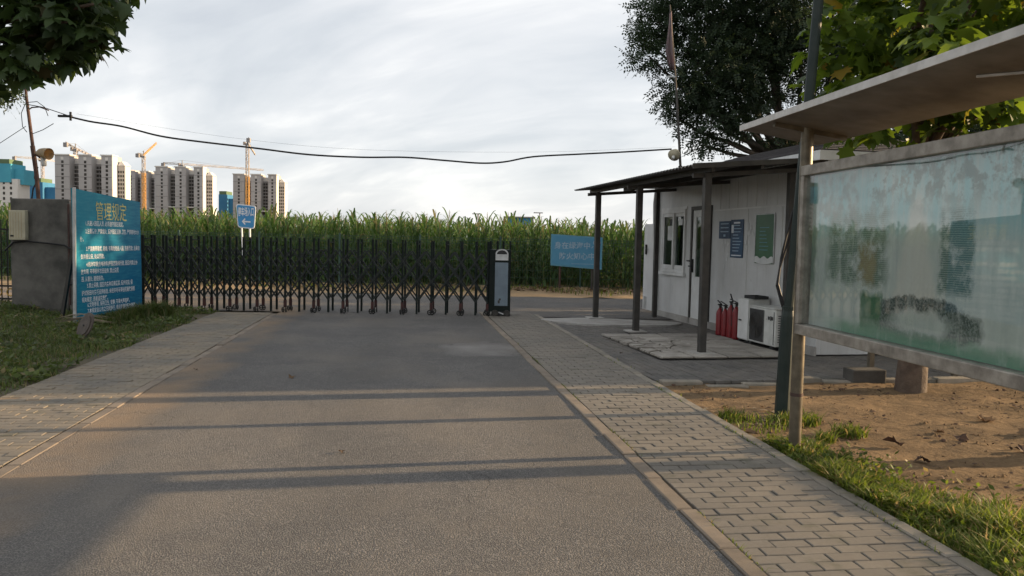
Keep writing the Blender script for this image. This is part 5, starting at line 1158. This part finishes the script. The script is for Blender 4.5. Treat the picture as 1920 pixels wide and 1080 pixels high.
# ------------------------------------------------------------------ building site on the horizon
def tower(label, x_left, Y, scale, H, floors=18, group='unfinished apartment towers on the horizon'):
    """front faces the viewer: three wings standing 5 m proud, recessed bays between, a stepped end on the right"""
    t = thing('apartment_tower', label, 'tower block', (x_left, Y, -1), R(-2), group)
    k = scale; fh = (H - 4) / floors
    wings = [(0, 9 * k), (14.5 * k, 22.5 * k), (28.5 * k, 35 * k)]; bays = [(9 * k, 14.5 * k), (22.5 * k, 28.5 * k)]; dp = 4.5
    for q, (a, b) in enumerate(wings):
        wg = MB().box(a, 0, 0, b, 11, H).build('wing', 'tan_tower', t)
        MB().box(a - .5, -.5, H, b + .5, 6, H + .7).build('roof_slab', 'tower_light', wg)
        m = MB(); m2 = MB()
        for f in range(floors):
            z = 1.0 + f * fh + fh * .35; c = a + (b - a) * .52; m.box(c - .7, -.06, z, c + .7, .0 - .01, z + 1.5)
            if f % 3 == 2: m2.box(a, -.04, z - fh * .35, b, -.01, z - fh * .35 + .16)
        m.build('windows', 'tower_dark', wg)['kind'] = 'stuff'; m2.build('floor_joints', 'tower_dark', wg)['kind'] = 'stuff'
        MB().box((a + b) / 2 - .8, -.08, H - 2.6, (a + b) / 2 + .8, -.01, H - .9).build('roof_opening', 'tower_light', wg)
    for a, b in bays:
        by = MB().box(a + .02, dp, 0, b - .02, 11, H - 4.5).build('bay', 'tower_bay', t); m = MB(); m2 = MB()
        for f in range(floors - 1):
            z = 1.0 + f * fh
            for u in (.20, .50, .80): m.box(a + (b - a) * (u - .115), dp - .06, z + .35, a + (b - a) * (u + .115), dp - .01, z + fh * .80)
            m2.box(a + .05, dp - .9, z - .12, b - .05, dp - .02, z + .1)
        m.build('windows', 'tower_dark', by)['kind'] = 'stuff'; m2.build('balcony_slabs', 'tan_tower', by)['kind'] = 'stuff'
        for f in (8,): MB().box(a + .03, .4, 1 + f * fh, b - .03, dp - .95, 1.7 + f * fh).build('tie_beam', 'tower_light', by)
        MB().box(a + .03, dp + 1, H - 4.48, b - .03, 9, H - 1.5).build('lift_house', 'tower_light', by)
    # stepped right-hand end: gable walls painted paler for the evening sun on them
    a = 35 * k; b = 39.5 * k
    en = MB().box(a + .02, 6, 0, b, 12.5, H - 5).build('end_block', 'tan_tower', t)
    MB().add([(a + .5, 5.6, H - 5), (b + .4, 5.6, H - 5), (b + .4, 13, H - 5), (a + .5, 13, H - 5), (a + 1.5, 7, H - 2.5), (b - 2, 7, H - 2.5), (b - 2, 12, H - 2.5), (a + 1.5, 12, H - 2.5)], [(0, 1, 5, 4), (1, 2, 6, 5), (2, 3, 7, 6), (3, 0, 4, 7), (4, 5, 6, 7)]).build('hipped_cap', 'tower_light', en)
    m = MB()
    for f in range(floors - 2):
        z = 1 + f * fh + fh * .3
        for u in (.18, .5, .82): m.box(a + (b - a) * u - .45, 5.93, z, a + (b - a) * u + .45, 5.99, z + 1.4)
    m.build('windows', 'tower_dark', en)['kind'] = 'stuff'
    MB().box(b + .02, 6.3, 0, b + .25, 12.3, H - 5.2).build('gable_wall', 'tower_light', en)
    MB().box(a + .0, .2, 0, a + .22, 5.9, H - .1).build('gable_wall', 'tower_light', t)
    return t
def towX(px, Y): return AT(px, 400, Y)[0]
tower('nearest and tallest unfinished grey tower left of the cranes', towX(104, 470), 470, .97, AT(170, 292, 470)[2] + 1)
tower('unfinished grey tower in the middle of the skyline, right of the tallest one', towX(292, 560), 560, .95, AT(350, 314, 560)[2] + 1)
tower('rightmost unfinished grey tower behind the parking sign', towX(437, 600), 600, .93, AT(490, 328, 600)[2] + 1)
tower('half hidden unfinished tower between the tallest and the middle one', towX(237, 640), 640, .8, AT(270, 322, 640)[2] + 1)
def net_tower(label, px0, px1, y_top, y_net, Y, net, group='netted tower blocks'):
    x0, x1 = towX(px0, Y), towX(px1, Y); H = AT(px0, y_top, Y)[2]; zn = AT(px0, y_net, Y)[2]; w_ = x1 - x0
    t = thing('netted_tower', label, 'tower block', (x0, Y, -1), 0, group)
    MB().box(.5, .5, 0, w_ * .62, 12, max(zn, 2) + 2).build('lower_block', 'tower_light', t)
    m = MB()
    for f in range(10):
        for u in (.2, .4): m.box(w_ * u, .40, 2 + f * 3.0, w_ * u + 1.2, .47, 3.6 + f * 3.0)
    m.build('windows', 'tower_dark', t)['kind'] = 'stuff'
    MB().box(0, 0, max(zn, 2), w_ * .45, 14, H).build('net', net, t); MB().box(w_ * .45 + .05, 3, max(zn, 2) - 1, w_ * .72, 14, H - 3).build('net', net, t)
    MB().box(.3, .3, H, w_ * .40, 13, H + 2.6).build('top_net', 'net_green', t); return t
net_tower('teal netted tower block at the left edge of the picture', -8, 58, 303, 338, 460, 'net_teal')
net_tower('low blue netted block right behind the left pole', 50, 118, 338, 410, 520, 'net_blue')
net_tower('blue netted block between the middle and the right tower', 410, 446, 362, 420, 620, 'net_blue')
def mast(mb, x, y, z0, z1, s, w_):
    for a, b in ((-1, -1), (1, -1), (1, 1), (-1, 1)): mb.beam((x + a * s, y + b * s, z0), (x + a * s, y + b * s, z1), w_, w_)
    n = max(2, int((z1 - z0) / (2.6 * s)))
    for k in range(n):
        za, zb_ = z0 + (z1 - z0) * k / n, z0 + (z1 - z0) * (k + 1) / n
        f = 1 if k % 2 else -1
        mb.beam((x - f * s, y - s, za), (x + f * s, y - s, zb_), w_ * .8, w_ * .8); mb.beam((x + s, y - f * s, za), (x + s, y + f * s, zb_), w_ * .8, w_ * .8)
        mb.beam((x - s, y - s, zb_), (x + s, y - s, zb_), w_ * .7, w_ * .7)
    return mb
def lattice(mb, p, q, s, w_, n=10):
    p = Vector(p); q = Vector(q); d = q - p
    for off_ in ((0, -s, 0), (0, s, 0), (0, 0, s * 1.4)): mb.beam(p + Vector(off_), q + Vector(off_), w_, w_)
    for k in range(n):
        a = p + d * (k / n) + Vector((0, -s if k % 2 else s, 0)); b = p + d * ((k + 1) / n) + Vector((0, 0, s * 1.4)); mb.beam(a, b, w_ * .8, w_ * .8)
        mb.beam(b, p + d * ((k + 1) / n) + Vector((0, s if k % 2 else -s, 0)), w_ * .8, w_ * .8)
    return mb
def crane(label, px, Y, y_top, y_col, jib, cjib, colmat='crane_y'):
    x = towX(px, Y); zt = AT(px, y_top, Y)[2]; zc_ = AT(px, y_col, Y)[2]; t = thing('tower_crane', label, 'crane', (x, Y, -1), 0, 'tower cranes on the building site')
    mast(MB(), 0, 0, 0, zc_, 1.0, .42).build('lower_mast', colmat, t); mast(MB(), 0, 0, zc_, zt, .9, .34).build('upper_mast', 'crane_w', t)
    MB().box(-1.3, -1.3, zt, 1.3, 1.3, zt + 1.4).build('slewing_ring', 'crane_g', t); MB().box(-2.6, -1.6, zt + .2, -1.32, .8, zt + 2.4).build('cab', 'crane_w', t)
    jp = (jib[0], jib[1], zt + 1.5 + jib[2]); lattice(MB(), (0, 0, zt + 1.5), jp, .8, .34, 12).build('jib', 'crane_w' if jib[2] < 6 else 'crane_y', t)
    cp = (cjib[0], cjib[1], zt + 1.5 + cjib[2]); lattice(MB(), (0, 0, zt + 1.5), cp, .8, .34, 4).build('counter_jib', 'crane_g', t)
    MB().box(cp[0] - 1.2, cp[1] - 1.0, cp[2] - 2.2, cp[0] + 1.2, cp[1] + 1.0, cp[2] + .6).build('counterweight', 'crane_g', t)
    MB().beam((0, 0, zt + 1.4), (0, 0, zt + 5), .5, .5).beam((0, 0, zt + 5), jp, .14, .14).beam((0, 0, zt + 5), cp, .14, .14).build('tie_rods', 'crane_g', t); return t
crane('yellow luffing crane with raised jib behind the tallest tower', 143, 520, 281, 290, (9, 6, -5), (-4, -4, 3), 'crane_y')
crane('luffing crane with orange mast left of the middle tower', 270, 600, 293, 322, (5, 10, 10), (-3, -3, .5))
crane('tall crane with orange mast rising behind the parking sign', 464, 560, 270, 328, (-14, 60, -2), (6, -16, 1))
crane('flat jib crane whose jib spans from the middle to the right tower', 342, 640, 310, 318, (55, 30, -1), (-13, -5, 0), 'crane_w')
crane('faint reddish crane left of the tallest tower', 81, 700, 301, 345, (40, 120, -1), (-12, -20, 0), 'crane_w')
# low far roofs over the right part of the maize
fb_ = thing('far_blue_hall', 'far blue hall just showing above the maize', 'hall', (towX(950, 420), 420, 0)); MB().box(0, 0, 0, 14, 10, AT(960, 408, 420)[2]).build('wall', 'net_blue', fb_); MB().box(-1, -1, AT(960, 408, 420)[2], 15, 11, AT(960, 408, 420)[2] + .6).build('roof', 'crane_g', fb_)
for px, y in ((1012, 400), (897, 402)):
    x = towX(px, 420); z = AT(px, y, 420)[2]; t = thing('far_mast', 'thin far mast above the maize, ' + ('right of the blue hall' if px > 950 else 'left of the blue hall'), 'mast', (x, 420, 0)); MB().tube([(0, 0, 0), (0, 0, z)], .3, 6).build('pole', 'crane_g', t); MB().box(-3.2, -.3, z, 1.6, .3, z + .5).build('arm', 'crane_g', t)
